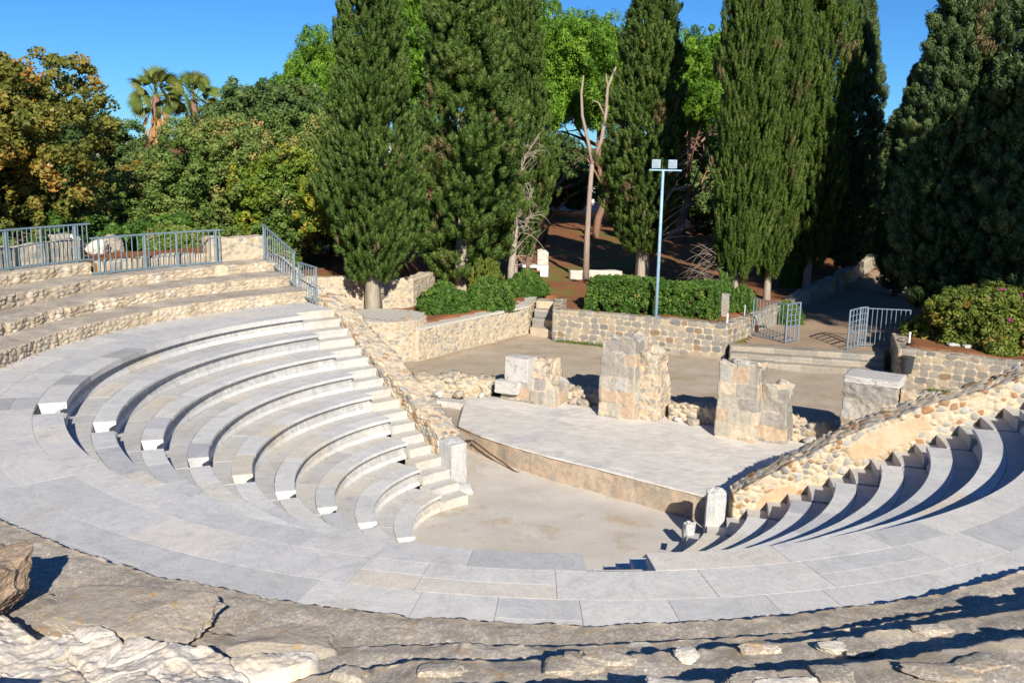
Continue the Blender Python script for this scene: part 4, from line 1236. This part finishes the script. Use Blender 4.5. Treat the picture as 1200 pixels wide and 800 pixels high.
def limbs(base, H, spread, rg, r0, nl=7, wob=.12, top=.75):
    """trunk and tapered limbs in one list of tubes"""
    T = []
    p = np.array(base, float)
    pts = [p]
    for i in range(6):
        p = p + np.array([rg.normal() * wob, rg.normal() * wob, H * top / 6]); pts.append(p)
    T.append((pts, np.linspace(r0, r0 * .3, 7)))
    for i in range(nl):
        f = rg.uniform(.3, 1.0)
        q = np.array(pts[min(6, int(f * 6))])
        a = rg.uniform(0, 2 * pi); L_ = spread * rg.uniform(.6, 1.0)
        e = q + np.array([cos(a) * L_, sin(a) * L_, H * rg.uniform(.08, .3)])
        m = (q + e) / 2 + rg.normal(size=3) * .15 * L_ * .5
        T.append(([q, m, e], [r0 * .38, r0 * .24, r0 * .08]))
        for j in range(3):
            b = m + (e - m) * rg.uniform(.1, .9)
            e2 = b + unit(rg.normal(size=3) + np.array([cos(a), sin(a), .5])) * L_ * rg.uniform(.25, .5)
            T.append(([b, (b + e2) / 2 + rg.normal(size=3) * .05, e2], [r0 * .16, r0 * .1, r0 * .03]))
    return T

def limbs_mesh(name, T, mat, k=8):
    mb = MB()
    for pts, rad in T: mb.tube(pts, rad, k)
    return mb.mesh(name, mat, smooth=True)

def broad_crown(name, mat, rg, H, zb, rx, nlobes, nclump, per, ll, lw, sr=.22, gaps=.5, flat=1.0, up=.5, jitter=.9):
    """leaf clumps over many lobes of uneven size; the lobes leave gaps"""
    L_ = []
    for i in range(nlobes):
        a = rg.uniform(0, 2 * pi); u = rg.random() ** .6
        zz = zb + (H - zb) * rg.uniform(.12, .88)
        tz = (zz - zb) / (H - zb)
        w = rx * (1 - (abs(tz - .45) / .62) ** 2) ** .5 if abs(tz - .45) < .62 else rx * .2
        L_.append((cos(a) * w * u * .8, sin(a) * w * u * .8, zz, rx * rg.uniform(.26, .46)))
    L_ = np.array(L_)
    k = rg.integers(0, nlobes, nclump)
    d = unit(rg.normal(size=(nclump, 3)))
    rad = L_[k, 3] * np.where(rg.random(nclump) < .8, rg.uniform(.8, 1.08, nclump), rg.uniform(.3, .8, nclump))
    C = L_[k, :3] + d * rad[:, None] * np.array([1, 1, .8 * flat])
    keep = fbm(C, .9, 3, int(rg.integers(999))) > -.35 * gaps - .25
    C, d = C[keep], d[keep]
    A = unit(d + np.array([0, 0, up]))
    tone = np.clip(.42 + .3 * fbm(C, .6, 2, int(rg.integers(999))) + rg.normal(size=len(C)) * .17, 0, 1)
    return leaves(name, C, A, per, sr, sr * .8, ll, lw, [mat], rg, jitter, tone)

rgv = np.random.default_rng(42)
CYP = {
 'fine': cypress_crown('crown', 14, 1.2, 1.85, L['cyp'], rgv, 4000, 80, .10, .20, .12, .032, .34, 1.7, tp=.72, te=.62, outw=.6),
 'coarse': cypress_crown('crown', 14, .6, 2.5, L['cyp'], rgv, 2700, 140, .17, .24, .13, .04, .42, 2.0, tp=.8, te=.65, outw=.9),
 'fresh': cypress_crown('crown', 14, 1.0, 1.32, L['cyp_fresh'], rgv, 3600, 76, .08, .24, .13, .028, .30, 1.6, tp=.42, te=.55),
 'dark': cypress_crown('crown', 14, .5, 1.8, L['cyp_dark'], rgv, 2300, 130, .16, .24, .135, .04, .36, 2.0, tp=.7, te=.6, outw=.8)}
def cyp_trunk(r, h, seed, mat): return trunk_mesh('trunk', [(0, 0, -.25), (.02, 0, .3), (.03, .02, 1.2), (0, .05, 2.2), (0, 0, 3.4)], [r * 1.25, r, r * .9, r * .6, r * .25], mat, 16, .3, seed)
TRK = {'grey': cyp_trunk(.30, 14, 3, MAT['grey_bark']), 'thin': cyp_trunk(.17, 14, 4, MAT['grey_bark']), 'brown': cyp_trunk(.22, 14, 5, MAT['bark'])}
def gz(x, y): return float(terrain_z(np.array(float(x)), np.array(float(y))))
def cypress(lab, x, y, kind, trunk, s=1.0, sz=1.0, rz=0, group='cypresses around the court'):
    t = thing('cypress_tree', lab, 'cypress', (x, y, gz(x, y)), group)
    t.rotation_euler.z = rz; t.scale = (s, s, sz)
    obj('crown', CYP[kind], None, t); obj('trunk', TRK[trunk], None, t)
    return t
cypress('leftmost tall cypress with a bare grey trunk above the rounded buttress', -5.16, 35.85, 'fine', 'grey', .86, 1.08, .3)
cypress('broad shaggy cypress, second from the left, over the low round shrubs', -2.15, 40.8, 'coarse', 'grey', .92, 1.12, 1.1)
cypress('thin greyish cypress close behind the broad shaggy one', .05, 45.0, 'fine', 'thin', .85, 1.12, 2.2)
cypress('tall cypress with dead branches on its right, behind the floodlight mast', 6.15, 46.9, 'fine', 'grey', 1.02, 1.15, 4.1)
cypress('bright green columnar cypress just left of the pale painted trunk', 9.0, 39.6, 'fresh', 'thin', .84, 1.16, .5)
cypress('columnar cypress on a pale painted trunk beside the left gate', 10.75, 41.2, 'fresh', 'thin', .84, 1.10, 2.5)
cypress('olive columnar cypress, right of the one with the pale painted trunk', 13.35, 44.4, 'fresh', 'thin', .98, 1.2, 3.9)
cypress('slim dark cypress against the sky left of the wide gap', 17.0, 50.5, 'dark', 'brown', .8, 1.0, .2)
cypress('dark cypress at the right side of the sky gap', 15.95, 37.0, 'dark', 'brown', .95, 1.0, 1.7)
cypress('tall dark cypress second from the right edge', 18.6, 41.2, 'dark', 'brown', .95, 1.2, 3.0)
cypress('large dark cypress cut by the right edge of the view', 18.15, 34.8, 'dark', 'brown', 1.0, 1.1, 5.0)
cypress('short slim cypress tip at the foot of the sky gap', 18.0, 46.0, 'dark', 'brown', .55, .75, 1.0)
cypress('dark cypress standing in the shade beyond the bend of the path', 14.9, 53.0, 'dark', 'brown', 1.0, .9, 2.0)
cypress('dark cypress deep in the grove behind the sky gap', 21.5, 56.0, 'dark', 'brown', 1.2, .62, 3.3)
# broad trees
BR = {}
BR['autumn'] = broad_crown('crown', L['autumn'], rgv, 7.2, .6, 3.6, 54, 2000, 75, .14, .095, .26, gaps=.3)
BR['olive'] = broad_crown('crown', L['olive'], rgv, 6.2, .3, 3.4, 54, 2000, 75, .13, .08, .25, gaps=.3)
BR['dark'] = broad_crown('crown', L['dark'], rgv, 7.0, 1.2, 3.0, 40, 1500, 75, .15, .085, .26, gaps=.8)
BR['yellow'] = broad_crown('crown', L['yellow'], rgv, 4.4, .4, 2.0, 30, 1100, 70, .12, .085, .19)
BR['pine'] = broad_crown('crown', L['lime'], rgv, 11.5, 6.2, 5.2, 48, 2200, 80, .26, .07, .36, gaps=.6, flat=.8, jitter=.7)
BR['wood'] = broad_crown('crown', L['dark'], rgv, 9, .3, 4.2, 50, 1600, 55, .28, .17, .4, gaps=.1)
rg_t = np.random.default_rng(91)
BR['tall'] = broad_crown('crown', L['lime'], rg_t, 19.5, 14.8, 4.6, 34, 1500, 80, .26, .07, .36, gaps=.3, flat=.8, jitter=.7)  # crown height set so its shade reaches the path but clears the bougainvillea
SK = {'tall': limbs_mesh('trunk', limbs((0, 0, -.3), 18.5, 3.2, rg_t, .35, 10, .2, .92), MAT['redbark']),
      'autumn': limbs_mesh('trunk', limbs((0, 0, -.3), 7, 2.2, rgv, .22, 9), MAT['bark']),
      'olive': limbs_mesh('trunk', limbs((0, 0, -.3), 6, 2.2, rgv, .2, 9), MAT['bark']),
      'dark': limbs_mesh('trunk', limbs((0, 0, -.3), 7, 2.0, rgv, .2, 9), MAT['bark']),
      'yellow': limbs_mesh('trunk', limbs((0, 0, -.3), 4.2, 1.2, rgv, .1, 8), MAT['bark']),
      'pine': limbs_mesh('trunk', limbs((0, 0, -.3), 9.5, 3.2, rgv, .3, 12, .25, .85), MAT['redbark']),
      'wood': limbs_mesh('trunk', limbs((0, 0, -.3), 8, 2.6, rgv, .3, 8), MAT['bark'])}
def tree(name, lab, cat, x, y, kind, s=1.0, sz=1.0, rz=0, group=None):
    t = thing(name, lab, cat, (x, y, gz(x, y)), group)
    t.rotation_euler.z = rz; t.scale = (s, s, sz)
    obj('crown', BR[kind], None, t); obj('trunk', SK[kind], None, t)
    return t
G1 = 'trees behind the left railings'
tree('oak_tree', 'large brown and green oak at the left edge, nearest the railing', 'oak', -17.0, 31.4, 'autumn', 1.12, 1.02, .3, G1)
tree('oak_tree', 'second autumn oak peeping in at the far left', 'oak', -21.5, 35.0, 'autumn', 1.1, 1.0, 2.0, G1)
tree('evergreen_tree', 'dark green tree with open crown right of the autumn oak', 'evergreen', -20.3, 47.5, 'dark', 1.0, 1.0, .5, G1)
tree('oak_tree', 'olive green oak below the palms', 'oak', -13.9, 38.5, 'olive', .9, .66, 1.0, G1)
tree('oak_tree', 'olive oak in the middle of the left tree mass', 'oak', -10.6, 38.2, 'olive', 1.0, .95, 2.4, G1)
tree('evergreen_tree', 'dark green tree topping the left tree mass', 'evergreen', -11.2, 47, 'dark', 1.1, 1.12, 2.8, G1)
tree('evergreen_tree', 'dark green tree right of the palms', 'evergreen', -14.2, 50, 'dark', .95, 1.0, 4.8, G1)
tree('oak_tree', 'rusty brown oak between the palms and the railing', 'oak', -15.6, 42, 'autumn', .75, .6, 4.0, G1)
tree('oak_tree', 'olive oak close to the leftmost cypress', 'oak', -8.3, 45, 'olive', 1.0, 1.0, 5.0, G1)
tree('young_tree', 'small yellow green tree beside the leftmost cypress', 'small tree', -8.5, 37.4, 'yellow', 1.1, 1.1, 0, G1)
tree('young_tree', 'lower yellow green bush behind the thick end wall', 'small tree', -9.2, 36.0, 'yellow', .7, .6, 2, G1)
tree('pine_tree', 'olive green pine crown rising behind the shaggy cypress', 'pine', -1.2, 72, 'pine', 1.0, 1.38, 2.6, 'umbrella pines behind the cypresses')
G2 = 'umbrella pines behind the cypresses'
tree('pine_tree', 'bright lime pine showing left of the leftmost cypress', 'pine', -10.0, 58, 'pine', .72, 1.02, .4, G2)
tree('pine_tree', 'bright pine between the leftmost and the shaggy cypress', 'pine', -4.6, 62, 'pine', .9, 1.32, 1.9, G2)
tree('pine_tree', 'broad bright pine right of the shaggy cypress', 'pine', 1.6, 63, 'pine', 1.0, 1.2, 3.1, G2)
tree('pine_tree', 'bright pine crown above the forked dead trunk', 'pine', 5.6, 68, 'pine', .95, 1.22, 4.4, G2)
tree('pine_tree', 'bright pine between the mast cypress and the bright column', 'pine', 11.4, 66, 'pine', .95, 1.18, 5.5, G2)
tree('pine_tree', 'tall unseen pine on the right behind the seating, added for its shade', 'pine', 22.6, 9.5, 'tall', 1.0, 1.0, 1.0, 'unseen pines added for shade beyond the right edge')  # out of view; added to shade the path and the lower right-hand cypresses
for i, (x, y, s, sz) in enumerate([(-15, 80, 1, .7), (-5, 86, 1.1, .8), (3, 90, 1, .8), (10, 84, 1, .8), (13.5, 74, 1, .95), (17, 78, 1.1, .9), (24, 76, 1.1, .9), (31, 72, 1.1, .95), (28, 62, 1, 1), (34, 58, 1.2, 1.1), (18.6, 64, 1, .85), (25, 50, 1, 1.1), (28.5, 44, 1, 1.1), (-26, 70, 1, .6), (-34, 66, 1, .6)]):
    tree('woodland_tree', 'dense dark evergreen of the grove behind the cypresses', 'evergreen', x, y, 'wood', s, sz, i * 1.3, 'dark trees of the grove behind')

# dead trees
def bare(lab, name, x, y, tubes, mat, group=None):
    t = thing(name, lab, 'dead tree', (x, y, gz(x, y)), group)
    z = gz(x, y)
    for i, (pts, rad) in enumerate(tubes):
        mb = MB(); mb.tube(np.array(pts, float) + np.array((x, y, z)), rad, 8)
        o = mb.build('trunk' if i == 0 else 'branch', mat, t, True)
    return t
def sp(p0, d, L_, droop, n=6):
    p0, d = np.array(p0, float), unit(np.array(d, float))
    s = np.linspace(0, L_, n)
    return [tuple(p0 + d * q + np.array((0, 0, -droop * (q / L_) ** 2))) for q in s]
rg = np.random.default_rng(3)
tb_ = [([(0, 0, -.2), (0, 0, .9), (.12, .05, 2.2), (.3, .1, 4.0), (.45, .1, 6.2)], [.19, .16, .13, .09, .03])]
for i in range(44):
    h = rg.uniform(.9, 6.0); L_ = rg.uniform(.7, 2.3)
    b = (np.interp(h, [0, .9, 2.2, 4, 6.2], [0, 0, .12, .3, .45]), .05, h)
    pts = sp(b, (rg.uniform(-.15, 1), rg.uniform(-.8, .3), rg.uniform(.4, 1.6)), L_, rg.uniform(.1, 1.3), 8)
    tb_.append((pts, np.linspace(.026, .006, 8)))
    for q in (3, 5):
        tb_.append((sp(pts[q], (rg.uniform(-.2, 1), rg.uniform(-.7, .6), rg.uniform(-.2, 1.4)), L_ * rg.uniform(.3, .6), rg.uniform(0, .5)), np.linspace(.012, .004, 6)))
bare('bleached dead tree with arching bare branches right of the shaggy cypress', 'bare_tree', -.1, 42.6, tb_, MAT['deadwood'])
tb_ = [([(0, 0, -.2), (0, 0, 2.2), (.05, 0, 4.2), (.12, 0, 5.5)], [.17, .135, .115, .10]),
       ([(.12, 0, 5.4), (-.1, 0, 6.4), (-.42, 0, 7.6), (-.5, 0, 8.6), (-.42, 0, 9.4)], [.10, .085, .07, .06, .03]),
       ([(.12, 0, 5.4), (.5, 0, 6.5), (.68, 0, 7.8), (.7, 0, 8.9), (1.05, 0, 9.8)], [.10, .09, .08, .065, .04]),
       ([(.62, 0, 7.6), (.3, 0, 8.2), (.0, 0, 8.3)], [.05, .04, .02]), ([(.7, 0, 8.9), (.6, 0, 9.5)], [.05, .02])]
bare('tall forked dead pine trunk standing alone on the red earth', 'dead_pine', 3.45, 46.6, tb_, MAT['deadpine'])
tb_ = [([(0, 0, 3.4), (.25, -.1, 4.0), (.6, -.2, 4.6)], [.07, .06, .04])]
for i in range(22):
    h = rg.uniform(2.0, 5.4)
    tb_.append((sp((.1, -.1, h), (rg.uniform(.6, 1), rg.uniform(-.5, .3), rg.uniform(.2, 1.2)), rg.uniform(1.1, 2.2), .3), np.linspace(.03, .007, 6)))
o = bare('spray of bare dead branches on the right flank of the mast cypress', 'dead_branches', 6.7, 45.4, tb_, MAT['deadwood'])
tb_ = [([(.9, 0, .1), (.5, 0, .6), (0, 0, 1.0)], [.07, .05, .03])]
for i in range(95):
    tb_.append((sp((rg.uniform(.1, 1.1), rg.uniform(-.5, .5), rg.uniform(.1, 2.2)), (-1, rg.uniform(-.6, .5), rg.uniform(-.4, 1.1)), rg.uniform(.5, 1.5), rg.uniform(.1, .9)), np.linspace(.016, .004, 6)))
bare('heap of grey dead brush behind the right part of the clipped hedge', 'dead_brush', 7.75, 40.0, tb_, MAT['brush'])
tb_ = [([(0, 0, -.2), (.3, 0, 1.5), (.8, 0, 3.2), (1.2, 0, 5)], [.2, .17, .14, .1])]
bare('leaning reddish pine trunk behind the bleached dead tree', 'leaning_pine', .6, 47.5, tb_, MAT['redbark'])

# hedges and shrubs
def hedge_mesh(name, w, d, h, mat, rg, n, per, ll, lw, rough=.12):
    u = rg.uniform(-1, 1, (n, 3))
    ax = rg.integers(0, 3, n)
    k = rg.random(n) < .85
    for i in range(3):
        m_ = k & (ax == i); u[m_, i] = np.sign(u[m_, i]) * rg.uniform(.85, 1.0, m_.sum())
    u[:, 2] = np.where((ax == 2) & k, np.abs(u[:, 2]), u[:, 2])
    sp_ = unit(u)
    rr = (np.abs(u[:, :2]) ** 4).sum(1) ** .25
    C = u * np.array([w / 2, d / 2, h / 2]) + np.array([0, 0, h / 2])
    C[:, 2] *= 1 + rough * fbm(np.concatenate([C[:, :2], C[:, :1] * 0], 1), 1.1, 3, 5)
    C[:, :2] *= (1 + rough * .5 * fbm(C, 1.3, 2, 9))[:, None]
    A = unit(u * np.array([1, 1, 1.4]) + np.array([0, 0, .5]))
    tone = np.clip(.45 + .3 * fbm(C, 1.6, 2, 4) + rg.normal(size=n) * .16, 0, 1)
    return leaves(name, C, A, per, .10, .08, ll, lw, [mat], rg, .9, tone)
def shrub_mesh(name, rx, rz_, mat, rg, n, per, ll, lw, lump=.2, sr=.08):
    d = unit(rg.normal(size=(n, 3))); d[:, 2] = np.abs(d[:, 2]) * 1.0 - .12
    r = np.where(rg.random(n) < .8, rg.uniform(.85, 1.05, n), rg.uniform(.4, .85, n)) * (1 + lump * fbm(d, 2.0, 3, int(rg.integers(999))))
    C = d * r[:, None] * np.array([rx, rx, rz_]) + np.array([0, 0, .1 * rz_])
    C[:, 2] = np.maximum(C[:, 2], .04)
    A = unit(d + np.array([0, 0, .4]))
    tone = np.clip(.45 + .3 * fbm(C, 1.4, 2, 7) + rg.normal(size=n) * .17, 0, 1)
    return leaves(name, C, A, per, sr, sr * .6, ll, lw, [mat], rg, .9, tone)
def woody(name, rx, h, rg, n=7):
    mb = MB()
    for i in range(n):
        a = rg.uniform(0, 2 * pi); q = rg.uniform(.3, .8) * rx
        mb.tube([(0.05 * cos(a), .05 * sin(a), -.15), (q * .5 * cos(a), q * .5 * sin(a), h * .45), (q * cos(a), q * sin(a), h * .85)], [.035, .025, .01], 6)
    return mb.mesh(name, MAT['bark'], smooth=True)
def shrub(name, lab, cat, x, y, me, st, s=(1, 1, 1), rz=0, group=None, part='foliage'):
    t = thing(name, lab, cat, (x, y, gz(x, y)), group)
    t.rotation_euler.z = rz; t.scale = s
    obj(part, me, None, t); obj('stem', st, None, t)
    return t
hm = hedge_mesh('foliage', 4.9, 1.5, 1.15, L['hedge'], rgv, 2600, 40, .095, .055)
hs_ = MB()
for q in np.linspace(-2.1, 2.1, 9): hs_.tube([(q, 0, -.2), (q + .1, 0, .4), (q + .05, .1, .9)], [.05, .04, .015], 6)
hst = hs_.mesh('stem', MAT['bark'], smooth=True)
shrub('clipped_hedge', 'long clipped green hedge behind the back court wall and floodlight mast', 'hedge', 5.45, 37.25, hm, hst, (1.0, .95, 1.0), radians(-17))
sm = shrub_mesh('foliage', 1.0, 1.0, L['hedge'], rgv, 900, 45, .10, .055, .2, .10)
ss_ = woody('stem', 1.0, 1.0, rgv)
G3 = 'round green shrubs on the terraces'
shrub('round_shrub', 'low round green shrub at the left end of the concrete coping', 'shrub', -2.55, 36.6, sm, ss_, (.95, .9, 1.02), 0, G3)
shrub('round_shrub', 'fuller round shrub in the middle below the shaggy cypress', 'shrub', -.95, 37.9, sm, ss_, (.95, .9, 1.1), 2, G3)
shrub('round_shrub', 'round shrub right of the bleached dead trunk', 'shrub', .55, 41.2, sm, ss_, (.95, .8, .95), 4, G3)
shrub('round_shrub', 'taller sparse shrub with yellowing leaves left of the dead trunk', 'shrub', -1.1, 40.2, shrub_mesh('foliage', 1.0, 1.0, L['boug'], rgv, 700, 22, .12, .06), ss_, (.8, .7, 1.45), 1, G3)
shrub('round_shrub', 'small round shrub between the stone post and the painted trunk', 'shrub', 9.0, 38.3, sm, ss_, (.62, .6, .9), 1.4, G3)
shrub('round_shrub', 'small round shrub right of the painted trunk', 'shrub', 11.0, 39.3, sm, ss_, (.72, .65, .85), 2.8, G3)
shrub('round_shrub', 'upright bright shrub where the path wall begins to bend', 'shrub', 12.9, 45.2, sm, ss_, (.5, .5, 1.5), .8, G3)
shrub('round_shrub', 'dark green sprig growing over the stone post', 'shrub', 8.2, 37.9, sm, ss_, (.45, .45, 1.35), .2, G3)
G4 = 'bushes behind the left railings'
for i, (x, y, s, lab, kind) in enumerate([(-14.6, 33.0, 1.5, 'bright green bush behind the gap between the two railings', 'hedge'), (-12.6, 35.5, 1.6, 'green bush left of the ruin stones', 'hedge'), (-15.8, 34.5, 1.5, 'reddish bush behind the gap between the railings', 'autumn'),
                                          (-19.2, 29.2, 1.7, 'brownish bush behind the far left railing', 'autumn'), (-16.9, 29.6, 1.5, 'olive bush behind the right end of the far left railing', 'olive'), (-9.8, 34.2, 1.4, 'dark olive bush behind the end of the second railing', 'olive'), (-11.8, 34.0, 1.0, 'small olive bush behind the middle of the second railing', 'olive')]):
    shrub('wild_bush', lab, 'bush', x, y, shrub_mesh('foliage', 1, 1, L[kind], rgv, 700, 45, .11, .065, .3, .11), ss_, (s, s, s * .95), i, G4)
bm_ = shrub_mesh('foliage', 2.0, 1.5, L['boug'], rgv, 2400, 45, .10, .06, .3, .13)
t = shrub('bougainvillea', 'wide olive green bougainvillea with a few pink flowers above the right wall', 'bush', 16.5, 32.4, bm_, woody('stem', 1.8, 1.2, rgv, 12), (1.35, 1.05, 1.2), -.5)
d = unit(np.array([(-.2, -.6, .9), (.15, -.5, 1.0), (.3, -.55, .95), (-.35, -.7, .6), (.45, -.4, 1.0), (.05, -.8, .55), (.6, -.4, .9), (-.1, -.3, 1.1)]))
obj('blossoms', leaves('blossoms', d * np.array([2.1, 2.1, 1.66]), d, 14, .10, .06, .07, .06, [L['pink']], rgv, 1.0), None, t)
t = shrub('bougainvillea', 'low end of the bougainvillea reaching past the right edge', 'bush', 19.0, 30.6, bm_, ss_, (1.0, .9, .95), 1.2)

# palms
def palm(lab, x, y, h, rz):
    z = gz(x, y)
    t = thing('fan_palm', lab, 'palm', (x, y, z), 'fan palms in the distance')
    t.rotation_euler.z = rz
    rg = np.random.default_rng(int(h * 10))
    obj('trunk', trunk_mesh('trunk', [(0, 0, -.2), (.05, 0, h * .3), (.1, 0, h * .7), (.1, 0, h)], [.34, .3, .32, .28], MAT['redbark'], 12, .15, 4), None, t)
    def fan(L_, spread, droop, m, tone, pet):
        V, F, T = [], [], []
        def q(a, b, c, d_): n = len(V); V.extend([a, b, c, d_]); F.append((n, n + 1, n + 2, n + 3)); T.append(tone + rg.normal() * .15)
        q((0, -.03, 0), (0, .03, 0), (pet, .02, 0), (pet, -.02, 0))
        n = 20
        for i in range(n):
            a = (i / (n - 1) - .5) * 2 * spread
            l = L_ * (1 - .25 * abs(a / spread) ** 2)
            c0 = np.array((pet, 0, 0)); dr = np.array((cos(a), sin(a), 0)); sd_ = np.array((-sin(a), cos(a), 0))
            p1 = c0 + dr * l * .6 + np.array((0, 0, -droop * .18)); p2_ = c0 + dr * l + np.array((0, 0, -droop * rg.uniform(.5, 1.0)))
            w = .04
            q(tuple(c0), tuple(p1 - sd_ * w), tuple(p2_), tuple(p1 + sd_ * w))
        return mesh('frond', np.array(V), F, [m], fattr={'tone': np.clip(T, 0, 1)})
    live = [fan(.95, 1.1, .4, L['palm'], q_, .95) for q_ in (.3, .55, .8)]
    dead = [fan(.8, .32, .1, L['deadpalm'], q_, .8) for q_ in (.3, .6, .9)]
    for i in range(40):
        o = obj('frond', live[i % 3], None, t)
        el = radians(88 - 140 * (i / 40) + rg.normal() * 10); az = i * 2.39996
        o.location = (.1, 0, h); o.rotation_euler = (rg.uniform(-1.5, 1.5), -el, az); s_ = rg.uniform(1.0, 1.3); o.scale = (s_, s_, s_)
    for i in range(46):
        o = obj('dead_frond', dead[i % 3], None, t)
        o.location = (.1, 0, h - .2 - 1.8 * rg.random()); o.rotation_euler = (rg.uniform(-1.5, 1.5), radians(68 + rg.normal() * 9), i * 2.39996); s_ = rg.uniform(1.1, 1.5); o.scale = (s_, s_, s_)
    return t
palm('left fan palm with a skirt of dead orange fronds', -26.9, 75, 9.2, .3)
palm('right fan palm, half hidden by a dark tree', -24.3, 76, 9.0, 2.0)

# far white houses seen through the trees
def house(lab, x, y, w, d, h, rz, nw, nf, sets=None):
    z = gz(x, y)
    t = thing('white_house', lab, 'house', (x, y, z), 'white houses beyond the park')
    R = lambda a, b: (x + a * cos(rz) - b * sin(rz), y + a * sin(rz) + b * cos(rz))
    mb = MB(); mb.box((x, y, z + h / 2 - .3), (w, d, h + .6), rz); wl = mb.build('wall', MAT['white'], t)
    mb = MB(); mb.box((x, y, z + h + .11), (w + .5, d + .5, .22), rz); mb.build('roof', MAT['roof'], t)
    mb = MB(); mb.box((*R(w * .2, 0), z + h + .9), (w * .3, d * .4, 1.4), rz); mb.build('rooftop_room', MAT['white'], t)
    for f in range(nf):
        for i in range(nw):
            c = R(-w / 2 + w * (i + .5) / nw, -d / 2 - .02)
            mb = MB(); mb.box((*c, z + 1.6 + f * 3), (1.1, .06, 1.5), rz); o = mb.build('window', MAT['dark_glass'], t)
            mb = MB(); mb.box((*R(-w / 2 + w * (i + .5) / nw, -d / 2 - .08), z + .8 + f * 3), (1.5, .2, .08), rz); mb.build('sill', MAT['white'], o)
house('white house glimpsed left of the palms', -44.5, 108, 9, 8, 4.0, .1, 3, 1)
house('white house behind the top of the left tree mass', -19.5, 112, 13, 8, 6.6, 0, 5, 2)
house('pale building at the far end of the park, behind the dead trunk', 6, 100, 16, 8, 3.2, 0, 7, 1)
house('pale building behind the dead brush', 21, 98, 10, 8, 5, 0, 4, 1)

# small weeds in the ledges
wm = leaves('weed', np.array([(0, 0, .05), (.02, 0, .09), (-.02, .01, .07)]), np.array([(0, 0, 1.0), (.3, 0, 1), (-.3, .1, 1)]), 9, .015, .02, .05, .016, [L['weed']], rgv, .4)
for i, th in enumerate((262.5, 264.6, 266.5, 270.4, 274.5, 285)):
    k_ = 2 if i % 2 else 3
    x, y = P2(np.interp(th, *RT[k_ + 1]) - .06, th)
    o = obj('weed', wm); o.location = (x, y, float(np.interp(th, *ZT[k_])) - .02); o.scale = (1.6,) * 3
    tag(o, 'tiny green weed sprouting from a joint of the near ledges', 'weed', 'weeds in the near ledges')

# grass along the foot of the court walls
def grass(path, n, zf, seed):
    rg = np.random.default_rng(seed)
    P, s_, _ = resample(np.asarray(path, float), .05)
    i = rg.integers(0, len(P), n)
    xy = P[i] + rg.normal(size=(n, 2)) * np.array([.12, .07])
    C = np.column_stack([xy, zf(xy[:, 0], xy[:, 1]) + .03])
    A = unit(rg.normal(size=(n, 3)) * .4 + np.array([0, 0, 1]))
    return leaves('grass', C, A, 7, .03, .04, .08, .014, [L['weed']], rg, .4)
tag(obj('grass', grass([(1.7, 37.0), (3.4, 36.25), (5.0, 35.6)], 420, court_z, 1)), 'thin green grass along the foot of the back court wall', kind='stuff')
tag(obj('grass', grass([(13.2, 30.3), (14.6, 29.5)], 320, court_z, 2)), 'tuft of green grass at the foot of the right court wall', kind='stuff')
tag(obj('grass', grass([(7.8, 25.7), (9.0, 25.1)], 260, court_z, 3)), 'green grass behind the right stage pier', kind='stuff')

# fallen leaves gathered at the edges
def litter(name, lab, pts, seed):
    rg = np.random.default_rng(seed)
    C = np.asarray(pts, float)
    A = unit(rg.normal(size=(len(C), 3)) * np.array([1, 1, .15]))
    n = len(C)
    d = A; sd2 = unit(np.cross(d, np.array([0, 0, 1.])) + rg.normal(size=(n, 3)) * .15)
    l, w = rg.uniform(.03, .07, (n, 1)), rg.uniform(.015, .035, (n, 1))
    V = np.stack([C - d * l / 2, C + sd2 * w / 2, C + d * l / 2, C - sd2 * w / 2], 1).reshape(-1, 3)
    o = obj(name, mesh(name, V, np.arange(n * 4).reshape(-1, 4), [L['deadpalm']], fattr={'tone': rg.random(n) * .7}))
    return tag(o, lab, kind='stuff')
rg = np.random.default_rng(77)
x = rg.uniform(-2.6, 12, 900); y = rg.uniform(28.5, 37, 900)
k_ = in_poly(x, y, [(-2.6, 31), (.4, 37.8), (1.6, 36.8), (7.4, 34.3), (12, 32), (11.8, 28), (6, 27.8), (1, 30)])
x, y = x[k_], y[k_]
litter('leaf_litter', 'dry leaves scattered over the earth court', np.column_stack([x, y, court_z(x, y) + .012]), 1)
a_ = rg.uniform(128, 350, 500); R_ = rg.uniform(2.72, 5.0, 500)
q_ = rg.random(400); x = LW0[0] + (LW1[0] - LW0[0]) * q_ + .12 + np.abs(rg.normal(size=400)) * .15; y = LW0[1] + (LW1[1] - LW0[1]) * q_ - .1
litter('leaf_litter', 'line of dry leaves along the foot of the left retaining wall', np.column_stack([x, y, court_z(x, y) + .015]), 2)
th_ = rg.uniform(127, 230, 700); Rr = RW + .02 - np.abs(rg.normal(size=700)) * .12
X2, Y2 = P2(Rr, th_)
litter('leaf_litter', 'dry leaves caught along the outer edge of the marble walkway', np.column_stack([X2, Y2, np.full(700, .014)]), 3)
